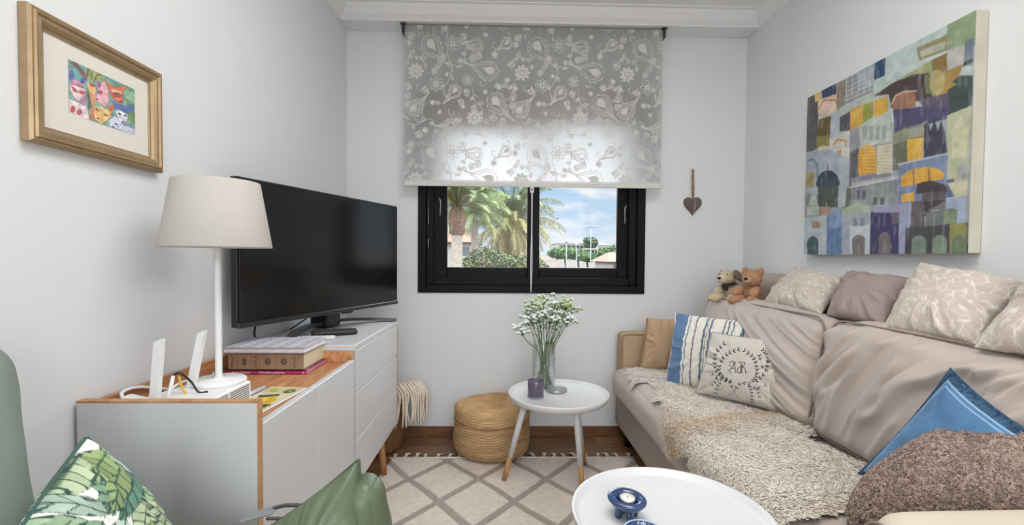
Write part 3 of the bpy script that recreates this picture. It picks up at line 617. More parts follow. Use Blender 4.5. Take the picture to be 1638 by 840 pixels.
# television on a curved stand
tv = thing('television', (-.70, 1.95, .742), 'large black flat television angled on the white end of the sideboard', 'television')
A_, B_ = np.array([-.822, 1.437, 0]), np.array([-.510, 2.252, 0]); dv = (B_-A_)/np.linalg.norm(B_-A_); nv_ = np.array([dv[1], -dv[0], 0]); Lt = np.linalg.norm(B_-A_)
Rtv = np.stack([dv, -nv_, [0, 0, 1.]], 1)       # columns: along, into, up
def tvbox(name, a0, a1, d0, d1, z0, z1, m, b=.002, parent=tv):
    V, Fc = box_vf(a0, a1, d0, d1, z0, z1, b); return fixn(mesh(name, np.array(V)@Rtv.T+A_, Fc, m, parent, False))
tvbox('casing', 0, Lt, .004, .030, .824, 1.300, m_blackp)
tvbox('rear_housing', .12, Lt-.12, .028, .06, .84, 1.12, m_blackp, .01)
tvbox('screen', .006, Lt-.006, -.0005, .006, .838, 1.295, M('tv_screen', (16, 16, 17), .16, spec=.45), .001)
tvbox('lower_bezel', 0, Lt, -.003, .006, .822, .838, M('bezel_grey', (58, 60, 64), .3, .5), .002)
tvbox('sensor', Lt*.55, Lt*.62, .0, .012, .814, .823, m_blackp, .002)
nk = np.array([-.768, 1.985, 0]); mesh('stand_neck', *softbox_vf(nk+[0, .02, .79], (.085, .10, .09), .008, rotm(0, 0, -.25), 10), m_blackp, tv)
FT = [(-.735, 1.600, .7465), (-.775, 1.70, .753), (-.790, 1.80, .760), (-.782, 1.92, .765), (-.750, 2.02, .765), (-.692, 2.11, .762), (-.600, 2.175, .754), (-.505, 2.205, .747)]
P = spline(FT, 60); V = []
hw = .019
T3 = np.gradient(P, axis=0); T3 /= np.linalg.norm(T3, axis=1)[:, None]; S3 = np.cross(T3, [0, 0, 1.]); S3 /= np.linalg.norm(S3, axis=1)[:, None]
V = np.stack([P-S3*hw+[0, 0, -.004], P+S3*hw+[0, 0, -.004], P+S3*hw*.8+[0, 0, .007], P-S3*hw*.8+[0, 0, .007]], 1).reshape(-1, 3); n_ = len(P)
Fc = [(i*4+j, i*4+(j+1) % 4, (i+1)*4+(j+1) % 4, (i+1)*4+j) for i in range(n_-1) for j in range(4)]+[(0, 1, 2, 3), tuple((n_-1)*4+j for j in range(4))]
fixn(mesh('stand_foot', V, Fc, M('stand_grey', (66, 68, 72), .35, .4), tv, False))
tube('power_cable', [(-.84, 1.60, .86), (-.862, 1.61, .80), (-.866, 1.615, .770), (-.864, 1.64, .748)], .0035, m_blackp, tv, 8, 24)
tube('power_cable', [(-.80, 2.10, .86), (-.83, 2.02, .80), (-.86, 1.95, .765), (-.872, 1.90, .749)], .003, m_blackp, tv, 8, 24)
# remotes
def remote(name, c, sz, rz, m, lab, cat, btn, mbt):
    R = rotm(0, 0, rz); t = thing(name, (c[0], c[1], .742), lab, cat)
    mesh('casing', *softbox_vf((c[0], c[1], .742+sz[2]/2), sz, min(sz)*.45, R, 12), m, t)
    mb = MB()
    for i in range(btn[0]):
        for j in range(btn[1]):
            p = np.array([(j-(btn[1]-1)/2)*sz[0]*.24, (i-(btn[0]-1)/2)*sz[1]*.82/btn[0], 0])@R.T; V, Fc = softbox_vf((c[0]+p[0], c[1]+p[1], .742+sz[2]), (sz[0]*.15, sz[1]*.4/btn[0], .0035), .0012, R, 5); mb.add(V, Fc.tolist())
    mb.build('buttons', mbt, t)
remote('remote_control', (-.690, 1.705, 0), (.034, .135, .012), -1.35, m_whitep, 'slim white remote control in front of the black handset on the sideboard', 'remote control', (8, 2), M('btn_grey', (170, 172, 175), .5))
remote('remote_control', (-.655, 1.800, 0), (.05, .17, .022), -1.15, M('remote_black', (30, 30, 31), .45), 'black remote control lying under the television stand arch', 'remote control', (9, 3), M('btn_dark', (62, 62, 64), .5))

# ------------------------------------------------------------------ router, lamp, cables, books
rt_ = thing('wifi_router', (-.72, 1.09, .682), 'flat white router with two upright antennas behind the sideboard end panel', 'router')
OUT = [(-.800, 1.005), (-.640, 1.000), (-.640, 1.172), (-.672, 1.190), (-.742, 1.190), (-.770, 1.15)]
m_rt = M('router_white', (232, 232, 230), .35)
V = [(x, y, .684) for x, y in OUT]+[(x, y, .729) for x, y in OUT]+[(-.72+(x+.72)*.96, 1.09+(y-1.09)*.96, .733) for x, y in OUT]; k = len(OUT)
fixn(mesh('casing', V, [tuple(range(k))]+[(i, (i+1) % k, k+(i+1) % k, k+i) for i in range(k)]+[(k+i, k+(i+1) % k, 2*k+(i+1) % k, 2*k+i) for i in range(k)]+[tuple(range(2*k, 3*k))], m_rt, rt_, False))
mb = MB()
for i in range(7):
    for y0, y1 in ((1.01, 1.075), (1.085, 1.165)): mb.add(*box_vf(-.6402, -.6394, y0, y1, .690+i*.0055, .6925+i*.0055))
mb.build('vent_slots', M('vent_dark', (120, 122, 128), .6), rt_, False)
for (bx, by, bz), (tx_, ty_, tz) in (((-.757, 1.0, .70), (-.742, 1.0, .866)), ((-.750, 1.105, .715), (-.718, 1.105, .868))):
    V = []; w = .0085
    for (x, y, z), dz in (((bx, by, bz), 0), ((tx_, ty_, tz), .004)):
        V += [(x-w, y-.004, z-dz), (x+w, y-.004, z+dz), (x+w*1.25, y+.006, z+dz), (x-w*.8, y+.006, z-dz)]
    fixn(mesh('antenna', V, [(0, 1, 2, 3), (4, 5, 6, 7), (0, 1, 5, 4), (1, 2, 6, 5), (2, 3, 7, 6), (3, 0, 4, 7)], m_rt, rt_, False))
tube('data_cable', [(-.735, 1.00, .70), (-.728, 1.015, .76), (-.735, 1.03, .775), (-.745, 1.02, .70)], .0038, m_whitep, rt_, 8, 24)
o = tube('yellow_cable', [(-.735, 1.05, .775), (-.727, 1.05, .745), (-.715, 1.06, .725), (-.69, 1.06, .728)], .0025, M('cable_yellow', (236, 178, 62), .5), rt_, 8, 24)
tube('black_cable', [(-.750, 1.05, .775), (-.733, 1.05, .782), (-.715, 1.06, .760), (-.697, 1.06, .735), (-.68, 1.065, .7345)], .0026, m_blackp, rt_, 8, 28)
ps = thing('cable_plug', (-.82, 1.04, .682), 'white mains plug and lead in the back left corner of the oak shelf', 'plug')
mesh('plug_body', *softbox_vf((-.805, 1.035, .712), (.085, .034, .034), .012, rotm(0, .28, .1), 12), m_rt, ps)
tube('lead', [(-.845, 1.035, .722), (-.862, 1.05, .737), (-.864, 1.10, .735), (-.862, 1.2, .700)], .004, m_rt, ps, 8, 24)

lp = thing('table_lamp', (-.705, 1.148, .733), 'white table lamp with tapered fabric shade standing behind the router antennas', 'lamp')
LC = (-.705, 1.148, 0)
lathe('base', [(0, .733), (.060, .733), (.0615, .736), (.0605, .741), (.055, .744), (.010, .746), (.009, .750), (0, .750)], LC, m_rt, lp, 64)
lathe('pole', [(.0078, .745), (.0078, 1.10)], LC, m_rt, lp, 20)
m_shade = bpy.data.materials.new('lamp_shade_linen'); m_shade.use_nodes = True; b = m_shade.node_tree.nodes['Principled BSDF']; b.inputs['Base Color'].default_value = (*lin((192, 186, 178)), 1); b.inputs['Roughness'].default_value = .9
wv = m_shade.node_tree.nodes.new('ShaderNodeTexNoise'); wv.inputs['Scale'].default_value = 260; bp = m_shade.node_tree.nodes.new('ShaderNodeBump'); bp.inputs['Strength'].default_value = .25; bp.inputs['Distance'].default_value = .001
m_shade.node_tree.links.new(wv.outputs[0], bp.inputs['Height']); m_shade.node_tree.links.new(bp.outputs[0], b.inputs['Normal'])
lathe('lamp_shade', [(.1185, 1.071), (.1205, 1.0705), (.1210, 1.073), (.0945, 1.2325), (.0935, 1.2335), (.0925, 1.232), (.1185, 1.074), (.1185, 1.071)], LC, m_shade, lp, 96)
lathe('lamp_socket', [(0, 1.085), (.016, 1.085), (.016, 1.125), (.012, 1.13), (0, 1.13)], LC, m_rt, lp, 20)
mb = MB()
for k in range(3):
    a = k*2.094+.4; mb.add(*tube_vf([(LC[0], LC[1], 1.12), (LC[0]+.06*math.cos(a), LC[1]+.06*math.sin(a), 1.085), (LC[0]+.117*math.cos(a), LC[1]+.117*math.sin(a), 1.076)], .0018, 6))
mb.build('shade_spider', m_rt, lp)
lathe('light_bulb', [(0, 1.13), (.012, 1.13), (.014, 1.145), (.026, 1.165), (.028, 1.18), (.02, 1.20), (0, 1.207)], LC, M('bulb_glass', (238, 236, 230), .2), lp, 24)
tube('cord', [(-.762, 1.16, .741), (-.775, 1.10, .741), (-.800, 1.05, .70), (-.83, 1.12, .70)], .003, m_rt, lp, 8, 30)
tube('cord', [(-.750, 1.185, .737), (-.79, 1.24, .695), (-.83, 1.30, .690), (-.862, 1.38, .700)], .003, m_rt, lp, 8, 30)

def book(name, x0, x1, y0, y1, z0, z1, cover, page, lab, paint=None, rz=0, th=.003, slack=.004):
    cx, cy = (x0+x1)/2, (y0+y1)/2; t = thing(name, (cx, cy, z0), lab, 'book'); R = rotm(0, 0, rz)
    def rb(nm, a, m, b=.0006):
        V, Fc = box_vf(*a, b); return fixn(mesh(nm, (np.array(V)-[cx, cy, 0])@R.T+[cx, cy, 0], Fc, m, t, False))
    rb('pages', (x0+slack, x1-slack, y0+.003, y1-slack, z0+th*.6, z1-th*.6), page)
    mb = MB()
    for a in ((x0, x1, y0, y1, z0, z0+th), (x0, x1, y0, y1, z1-th, z1), (x0, x1, y0, y0+th, z0, z1)): mb.add(*box_vf(*a, .0006))
    V = (np.vstack(mb.V)-[cx, cy, 0])@R.T+[cx, cy, 0]; fixn(mesh('cover', V, mb.F, cover, t, False)); return t, R, (cx, cy)
m_pages = M('book_pages', (222, 208, 170), .9, var=(220, .12, (.1, .1, 4))); m_pagew = M('book_pages_white', (228, 226, 224), .9, var=(220, .1, (.1, .1, 4)))
bk, R, cc = book('book', -.852, -.606, 1.425, 1.675, .682, .6945, M('pink_cover', (196, 44, 104), .35), m_pagew, 'flat pink book at the bottom of the stack on the sideboard')
# lettering on the spine, a purple mottled front cover
m_wt = M('spine_print', (240, 200, 214), .6)
def text3d(name, s_, size, loc, rot, m, parent, ext=.0003, align='LEFT'):
    cu = bpy.data.curves.new(name, 'FONT'); cu.body = s_; cu.size = size; cu.extrude = ext; cu.align_x = align; cu.align_y = 'CENTER'; cu.materials.append(m)
    o = bpy.data.objects.new(name, cu); me = bpy.data.meshes.new_from_object(o); me.materials.clear(); me.materials.append(m); bpy.data.objects.remove(o)
    o = bpy.data.objects.new(name, me); C.objects.link(o); o.parent = parent; o.location = Vector(loc)-wloc(parent); o.rotation_euler = rot; return o
text3d('spine_title', 'Frank Hubert    ·    Filosofias positivas', .0105, (-.835, 1.4245, .6882), (math.pi/2, 0, 0), m_wt, bk); text3d('spine_mark', '8', .010, (-.618, 1.4245, .6882), (math.pi/2, 0, 0), m_wt, bk)
gu, gv = np.meshgrid(np.linspace(0, 1, 70), np.linspace(0, 1, 70), indexing='ij'); q = fbm(np.stack([gu*5, gv*5, gu*0], -1), 3, 4)
colr = np.where((q > .25)[..., None], lin((214, 190, 206)), np.where((q < -.3)[..., None], lin((96, 62, 84)), lin((176, 80, 130))))
mesh('front_print', np.stack([-.848+gu*.238, 1.43+gv*.24, np.full_like(gu, .6948)], -1).reshape(-1, 3), grid_faces(70, 70), m_paint, bk, False, col=colr.reshape(-1, 3))
bk, R, cc = book('book', -.848, -.616, 1.428, 1.600, .6955, .7480, M('kraft_cover', (158, 126, 96), .75, var=(60, .12)), m_pages, 'thick antique brown book with ornamented spine in the middle of the stack')
m_ink = M('spine_ink', (74, 52, 38), .8); mb = MB()
def ribbonz(P, w, y): 
    P = np.asarray(P, float); d = np.gradient(P, axis=0); d /= np.linalg.norm(d, axis=1)[:, None]+1e-9; nn = np.stack([-d[:, 1], d[:, 0]], 1)*w/2
    a, b = P+nn, P-nn; V = [(p[0], y, p[1]) for p in a]+[(p[0], y, p[1]) for p in b]; n = len(P); return V, [(i, i+1, n+i+1, n+i) for i in range(n-1)]
for x in (-.820, -.776, -.752, -.700, -.655, -.632): mb.add(*ribbonz([(x, .698), (x, .7455)], .0009, 1.4275))
for cx in (-.798, -.726, -.677) :
    k5 = 1 if cx > -.79 else .6
    for a in np.arange(8)*math.pi/4: mb.add(*ribbonz([(cx+.003*math.cos(a), .722+.003*math.sin(a)), (cx+.011*k5*math.cos(a), .722+.013*math.sin(a))], .003, 1.4273))
    t = np.linspace(0, 6.28, 20); mb.add(*ribbonz(np.c_[cx+.006*np.cos(t), .722+.006*np.sin(t)], .0012, 1.4272))
for cx in (-.835, -.763, -.643):
    t = np.linspace(-1, 1, 16); mb.add(*ribbonz(np.c_[cx+.004*np.sin(t*4), .722+.018*t], .0016, 1.4273)); mb.add(*ribbonz(np.c_[cx-.004*np.sin(t*4), .722+.018*t], .0010, 1.4272))
mb.build('spine_ornament', m_ink, bk, False)
bk, R, cc = book('notebook', -.856, -.612, 1.418, 1.604, .7490, .7680, M('quilt_cover', (216, 212, 218), .8, var=(70, .1), bump=(90, .6, .002)), m_pagew, 'notebook with pale scalloped patterned cover on top of the book stack', th=.004)
mb = MB()
for i in range(34):
    x = -.854+i*.0072; V, Fc = blob_vf((x, 1.4175, .7515), (.0042, .003, .0026), None, 6); mb.add(V, Fc)
    V, Fc = blob_vf((x, 1.4175, .7655), (.0042, .003, .0026), None, 6); mb.add(V, Fc)
mb.build('scalloped_edge', M('scallop', (168, 150, 150), .8), bk)
mb = MB()
for i in range(5):
    for j in range(4):
        cx, cy = -.832+i*.050, 1.442+j*.046; t = np.linspace(0, 6.28, 16)
        for rr in (.020, .011):
            P = np.c_[cx+rr*np.cos(t), cy+rr*np.sin(t), np.full(16, .7684)]; mb.add(*tube_vf(P, .0009, 4, .4, False))
mb.build('cover_motif', M('motif_grey', (150, 152, 170), .8), bk)
# recipe booklet with lemons
bk = thing('booklet', (-.60, 1.19, .682), 'thin glossy booklet printed with yellow lemons near the shelf front', 'booklet')
cv = Cv(110, 150, lin((226, 214, 170)))
cv.poly([(0, 0), (110, 0), (110, 40), (0, 40)], lin((216, 206, 150))); cv.ell(60, 95, 34, 30, lin((232, 184, 30)), .3); cv.ell(52, 86, 14, 11, lin((244, 214, 80)), .3); cv.ell(24, 130, 20, 14, lin((240, 200, 60)))
cv.poly([(14, 60), (70, 48), (76, 62), (24, 76)], lin((74, 92, 40))); cv.ell(82, 28, 18, 15, lin((86, 122, 46))); cv.ell(84, 26, 8, 7, lin((150, 170, 80))); cv.ell(30, 26, 16, 10, lin((196, 190, 60)), .5); cv.ell(88, 126, 13, 9, lin((110, 92, 60)), .4); cv.poly([(60, 118), (100, 112), (104, 120), (64, 128)], lin((70, 88, 44)))
Rb = rotm(0, 0, -.10); gu, gv = np.meshgrid(np.linspace(0, 1, 90), np.linspace(0, 1, 110), indexing='ij')
def bkp(x, y, z): return (np.stack([x, y, np.zeros_like(x)], -1).reshape(-1, 3)@Rb.T)+[-.598, 1.175, 0]+np.stack([0*x, 0*x, z], -1).reshape(-1, 3)
V, Fc = box_vf(-.052, .052, -.10, .10, .6825, .6862, .0008); fixn(mesh('pages', np.array(V)*[1, 1, 1]@np.eye(3)@np.diag([1, 1, 1])@Rb.T*[1, 1, 1]+[-.598, 1.175, 0], Fc, m_pagew, bk, False))
mesh('cover_print', bkp(-.048+gu*.096, .096-gv*.192, .6866+.0*gu), grid_faces(90, 110, 0, True), M('glossy_print', attr=True, rough=.18), bk, False, col=cv.at(gu, gv).reshape(-1, 3))
pt = thing('pen_tube', (-.645, 1.20, .682), 'clear plastic pen lying against the lemon booklet', 'pen')
tube('barrel', [(-.664, 1.115, .690), (-.650, 1.255, .690)], .0065, M('clear_plastic', (206, 210, 220), .15), pt, 12); tube('cap', [(-.667, 1.095, .690), (-.664, 1.118, .690)], .007, m_metal, pt, 12)

# ------------------------------------------------------------------ gold framed print on the left wall
fr = thing('framed_print', (XL, 1.035, 1.39), 'gold framed watercolour of cat faced masks with cream mount on the left wall', 'picture')
Y0, Y1, Z0, Z1, X0 = .869, 1.200, 1.262, 1.5155, XL+.001
prof = [(0, 0), (0, .016), (.004, .021), (.008, .020), (.010, .024), (.013, .024), (.016, .020), (.022, .021), (.028, .017), (.031, .012), (.034, .012), (.036, .006)]
V = []; Fc = []
for a, h in prof:
    V += [(X0+h, Y0+a, Z0+a), (X0+h, Y1-a, Z0+a), (X0+h, Y1-a, Z1-a), (X0+h, Y0+a, Z1-a)]
for i in range(len(prof)-1):
    for j in range(4): Fc.append((i*4+j, i*4+(j+1) % 4, (i+1)*4+(j+1) % 4, (i+1)*4+j))
fixn(mesh('gold_moulding', V, Fc, M('antique_gold', (180, 152, 112), .36, .65, var=(30, .12)), fr, False))
box('mount_board', X0, X0+.0075, Y0+.034, Y1-.034, Z0+.034, Z1-.034, M('mount_cream', (226, 220, 210), .9), fr)
PQ = ((55, 32), (740, 348), (737, 805), (62, 578)); cv = Cv(240, 150, lin((120, 170, 160)), homog(PQ)); l_ = lin
cv.poly([(55, 32), (240, 118), (250, 300), (60, 260)], l_((94, 166, 162))); cv.poly([(240, 118), (420, 200), (430, 260), (240, 260)], l_((150, 178, 96))); cv.poly([(420, 200), (740, 348), (740, 500), (640, 360), (460, 250)], l_((92, 158, 138)))
cv.poly([(640, 340), (740, 380), (740, 500), (640, 470)], l_((120, 176, 120))); cv.poly([(660, 480), (740, 500), (740, 700), (660, 640)], l_((96, 150, 70))); cv.poly([(245, 330), (320, 400), (320, 500), (260, 560)], l_((84, 112, 92)))
for x in (640, 670, 700): cv.stroke([(x, 370), (x+50, 460)], 2.2, l_((200, 224, 190)))
cv.poly([(75, 60), (140, 70), (235, 180), (250, 260), (210, 220), (150, 130), (80, 85)], l_((128, 74, 66))); cv.stroke([(240, 250), (265, 140)], 5, l_((128, 74, 60))); cv.stroke([(300, 250), (300, 160)], 3.5, l_((120, 80, 60))); cv.stroke([(320, 270), (350, 205), (410, 190)], 4.5, l_((134, 78, 66)))
def face(pts, c, hatc=None):
    cv.poly(pts, c); cv.stroke(pts+[pts[0]], 1.1, l_((90, 50, 50)))
face([(60, 430), (110, 450), (240, 500), (280, 650), (65, 590)], l_((240, 222, 222))); cv.ell(100, 540, 26, 34, l_((206, 60, 66)), .3); cv.ell(170, 568, 26, 32, l_((206, 60, 66)), .3)
face([(70, 290), (235, 330), (230, 400), (190, 440), (160, 465), (110, 410), (70, 340)], l_((242, 208, 210))); cv.poly([(70, 290), (110, 240), (180, 260), (235, 320), (150, 300)], l_((206, 120, 158)))
cv.ell(90, 200, 28, 52, l_((64, 82, 168))); cv.ell(208, 250, 26, 36, l_((60, 78, 166)), .4); cv.poly([(80, 300), (130, 330), (160, 375), (110, 360)], l_((208, 60, 80))); cv.poly([(160, 345), (235, 365), (215, 400), (170, 385)], l_((214, 70, 90))); cv.ell(215, 455, 38, 52, l_((178, 140, 164)), .3)
face([(245, 270), (330, 290), (345, 360), (335, 405), (300, 400), (262, 340)], l_((238, 190, 120))); cv.ell(300, 300, 34, 16, l_((196, 84, 70)), .3); cv.poly([(262, 340), (345, 420), (330, 520), (300, 500)], l_((230, 152, 90)))
face([(345, 240), (370, 300), (430, 250), (470, 350), (470, 470), (440, 520), (360, 470), (345, 430), (360, 360)], l_((240, 176, 186))); cv.ell(385, 372, 30, 20, l_((196, 52, 96)), .2); cv.ell(355, 440, 16, 10, l_((190, 30, 60))); cv.poly([(350, 250), (400, 300), (370, 340)], l_((170, 70, 140)))
face([(430, 245), (520, 320), (660, 310), (620, 380), (620, 470), (590, 495), (540, 460), (500, 420), (480, 360)], l_((226, 112, 62))); cv.poly([(495, 370), (560, 400), (615, 405), (590, 430), (520, 425)], l_((200, 52, 40))); cv.ell(555, 385, 34, 11, l_((90, 50, 60)), .2); cv.ell(590, 470, 22, 11, l_((150, 40, 40))); cv.poly([(500, 345), (600, 370), (610, 385), (510, 370)], l_((244, 200, 170)))
face([(320, 500), (360, 510), (430, 540), (500, 510), (520, 540), (480, 630), (400, 690), (330, 650), (315, 580)], l_((244, 196, 110))); cv.ell(495, 530, 26, 34, l_((226, 92, 50)), .4); cv.ell(350, 545, 26, 10, l_((140, 84, 60)), .8); cv.ell(440, 600, 28, 10, l_((140, 90, 60)), .4); cv.ell(362, 632, 18, 9, l_((150, 60, 50)), .3); cv.poly([(385, 500), (450, 560), (380, 610)], l_((240, 208, 120))); cv.poly([(270, 545), (320, 520), (320, 650), (280, 640)], l_((214, 120, 80)))
face([(470, 650), (530, 600), (620, 700), (740, 740), (740, 810), (480, 710)], l_((206, 214, 238))); face([(540, 560), (580, 550), (670, 600), (655, 660), (615, 692), (570, 650)], l_((226, 230, 244)))
cv.poly([(495, 440), (560, 490), (640, 510), (720, 490), (730, 560), (670, 590), (600, 560), (530, 540)], l_((64, 108, 182))); cv.ell(580, 590, 20, 9, l_((50, 50, 90)), .5); cv.ell(640, 610, 22, 9, l_((60, 70, 150)), .2); cv.ell(612, 672, 16, 10, l_((150, 40, 60))); cv.ell(545, 690, 24, 8, l_((60, 90, 150)), .3); cv.ell(510, 718, 14, 8, l_((120, 30, 50)))
for a, b in (((60, 260), (240, 340)), ((320, 500), (330, 420)), ((560, 730), (640, 640)), ((640, 700), (740, 690))): cv.stroke([a, b], 1.6, l_((70, 70, 120)))
nq = fbm(np.stack([*np.meshgrid(np.arange(240)/11, np.arange(150)/9), np.zeros((150, 240))], -1), 3, 51)[..., None]; cv.a = np.clip(cv.a*(1+.30*nq)*.88+.10*lin((220, 214, 206)), 0, 1)
nq = np.abs(fbm(np.stack([*np.meshgrid(np.arange(240)/16, np.arange(150)/13), np.zeros((150, 240))], -1), 2, 57)); cv.a[nq < .035] *= .62
gu, gv = np.meshgrid(np.linspace(0, 1, 200), np.linspace(0, 1, 130), indexing='ij')
yy = .957+gu*.168; zz = 1.4485-gv*.110
mesh('watercolour', np.stack([np.full_like(yy, X0+.0078), yy, zz], -1).reshape(-1, 3), grid_faces(200, 130), m_paint, fr, False, col=cv.at(gu, gv).reshape(-1, 3))

# ------------------------------------------------------------------ sofa along the right wall
sofa = thing('sofa', (1.03, 1.6, 0), 'long beige grey sofa with loose back cushions along the right wall', 'sofa')
SX = .63      # seat front
mesh('base', *softbox_vf((1.03, 1.60, .205), (.74, 1.98, .19), .012, None, 10), m_sofab, sofa)
def legat(x, y): lathe('leg', [(0, 0), (.022, 0), (.026, .11), (0, .11)], (x, y, 0), m_blackp, sofa, 16)
for x, y in ((.72, 2.52), (1.36, 2.52), (.72, .72), (1.36, .72)): legat(x, y)
def seatfn(sd):
    def f(V, h):
        l, w = V[:, 1]/h[1], V[:, 0]/h[0]; top = V[:, 2] > 0
        d = fbm(np.stack([V[:, 0]*6, V[:, 1]*5, V[:, 2]*2+sd], -1), 3, sd)*.006
        V = V.copy(); V[:, 2] += np.where(top, d, 0); V[:, 0] += np.where(w < -.6, d*.8, 0); return V
    return f
def rim(c, size, inset, z, m, parent, name='piping', r=.0035, rc=.05, R=None, axis='z'):
    hx, hy = size[0]/2-inset, size[1]/2-inset; P = []
    for sx, sy, a0 in ((1, 1, 0), (-1, 1, 90), (-1, -1, 180), (1, -1, 270)):
        for t in np.linspace(0, 90, 7): a = math.radians(a0+t); P.append((sx*(hx-rc)+rc*math.cos(a), sy*(hy-rc)+rc*math.sin(a)))
    P.append(P[0]); P = np.array(P)
    P3 = np.c_[P, np.full(len(P), z)] if axis == 'z' else np.c_[np.full(len(P), z), P]
    if R is not None: P3 = P3@np.array(R).T
    return mesh(name, *tube_vf(P3+np.asarray(c), r, 6), m, parent, True)
for k, (y0, y1) in enumerate(((1.515, 2.515), (.735, 1.510))):
    cc = (.97, (y0+y1)/2, .37); sz = (.70, y1-y0, .165)
    softbox('seat_cushion', cc, sz, .055, m_sofa, sofa, None, 60, (.012, 0, .012), seatfn(k*7+1)); rim(cc, sz, .012, .052, m_pipe, sofa, rc=.05); rim(cc, sz, .010, -.055, m_pipe, sofa, rc=.05)
# back cushions leaning against the frame
def backfn(kind):
    def f(V, h):
        V = V.copy(); y, z = V[:, 1], V[:, 2]; fr_ = sm(-.2, -1.0, V[:, 0]/h[0])          # front face weight
        hz = (z/h[2]+1)/2; ly = y/h[1]
        gat = np.sin(y*38+3*fbm(np.stack([y*4, z*3, y*0], -1), 2, 3))*.5+fbm(np.stack([y*14, z*2.5, y*0+kind], -1), 2, 9)
        a = .0055*gat*sm(.45, .98, hz)                                           # short gathers under the top seam
        q = y*math.cos(.62)*9+z*math.sin(.62)*9 if kind == 1 else y*4-z*9
        n2 = fbm(np.stack([q*1.6, (z*2.2-y*1.4), y*0+kind*3], -1), 3, 11)
        fold = np.exp(-(n2/.26)**2)                                               # ridged long folds
        b = .017*fold*(.35+.65*sm(.0, .7, hz) if kind == 1 else sm(1.0, .2, np.abs(ly+.35)))*sm(0, .12, hz)
        sag = .022*np.cos(ly*1.3)*np.sin(np.pi*hz*.9)
        V[:, 0] -= fr_*(1.5*a*sm(1.0, .93, hz)+1.5*b*sm(1.0, .85, hz)+sag); V[:, 2] += sm(.6, 1, hz)*(.012*fbm(np.stack([y*5, y*0, y*0+kind], -1), 2, 4)-.010*ly*ly); return V
    return f
Rb = rotm(0, math.radians(9), 0)
for k, (y0, y1) in enumerate(((1.515, 2.43), (.74, 1.512))):
    cc = (1.185+.0, (y0+y1)/2, .645); sz = (.225, y1-y0, .405)
    softbox('back_cushion', cc, sz,   .055, m_sofa, sofa, Rb, 150, (.03, 0, .01), backfn(k)); rim((cc[0]-.004, cc[1], cc[2]+.004), (sz[1], sz[2]), .010, -.098, m_pipe, sofa, rc=.06, R=Rb, axis='x', r=.0035)
mesh('back_frame', *softbox_vf((1.355, 1.60, .63), (.115, 1.98, .70), .045, None, 24, (.008, 0, .006)), m_sofab, sofa)
o = mesh('arm', *softbox_vf((1.03, 2.565, .37), (.72, .105, .535), .028, None, 24, (0, .006, .004)), m_tan, sofa)
rim((1.03, 2.511, .37), (.72, .535), .006, 0, M('tan_piping', (160, 126, 92), .7), sofa, rc=.03, R=rotm(math.pi/2, 0, 0), r=.003)
o = mesh('arm', *softbox_vf((1.01, .688, .37), (.79, .125, .54), .045, None, 24, (0, .004, .006)), M('arm_cream_fabric', (206, 194, 170), .75, bump=(300, .15, .0008)), sofa); o['label'] = 'near arm in paler cream fabric'
rim((.6145, .688, .37), (.135, .535), .012, .0, m_pipe, sofa, rc=.04, axis='x', r=.003)

# ------------------------------------------------------------------ throw pillows
def stripes(u, v):
    c = np.ones(u.shape+(3,))*lin((226, 220, 206)); w = .003*np.sin(v*40)
    def band(a, b, col): 
        k = (u+w > a) & (u+w < b); c[k] = lin(col)
    band(.0, .012, (214, 208, 196)); band(.018, .19, (92, 124, 164)); band(.215, .228, (96, 120, 150)); band(.235, .247, (226, 220, 206))
    for a, b in ((.30, .318), (.405, .428), (.44, .448), (.47, .49), (.60, .615), (.64, .655), (.685, .70), (.78, .815), (.90, .93)): band(a, b, (98, 114, 134) if a < .7 else (84, 112, 150))
    tex = 1+.10*vn(np.stack([u*260, v*12, u*0], -1), 3); return c*tex[..., None]
def piping_edge(ring, name, m, parent, r=.003): return mesh(name, *tube_vf(ring, r, 6, cap=False), m, parent, True)
p0 = thing('throw_pillow', (.84, 2.42, .452), 'small tan pillow with knotted edging in the far corner of the sofa against the arm', 'pillow', 'throw pillows on the sofa seat')
m_tanp = M('tan_linen', (186, 152, 116), .9, bump=(300, .3, .001))
_, rg = pillow('cover', (.795, 2.445, .735), (.975, 2.40, .742), (.965, 2.36, .452), (.745, 2.41, .452), .12, m_tanp, p0, wr=.006, seed=1)
mb = MB()
for i in range(62, 118, 3): mb.add(*blob_vf(rg[-1-(i-60)], (.008, .008, .008), None, 6))
for i in range(4, 56, 4): mb.add(*blob_vf(rg[-1-i], (.009, .008, .008), None, 7, .002, i))
mb.build('knotted_edging', M('tan_cord', (160, 124, 88), .9), p0)
p1 = thing('throw_pillow', (.93, 2.03, .452), 'cream pillow with blue stripes leaning behind the embroidered pillow', 'pillow', 'throw pillows on the sofa seat')
pillow('cover', (.845, 2.185, .793), (1.115, 1.865, .793), (1.075, 1.800, .462), (.785, 2.150, .458), .11, m_cloth, p1, 150, 60, wr=.006, seed=4, paint=stripes, pinch=.05)
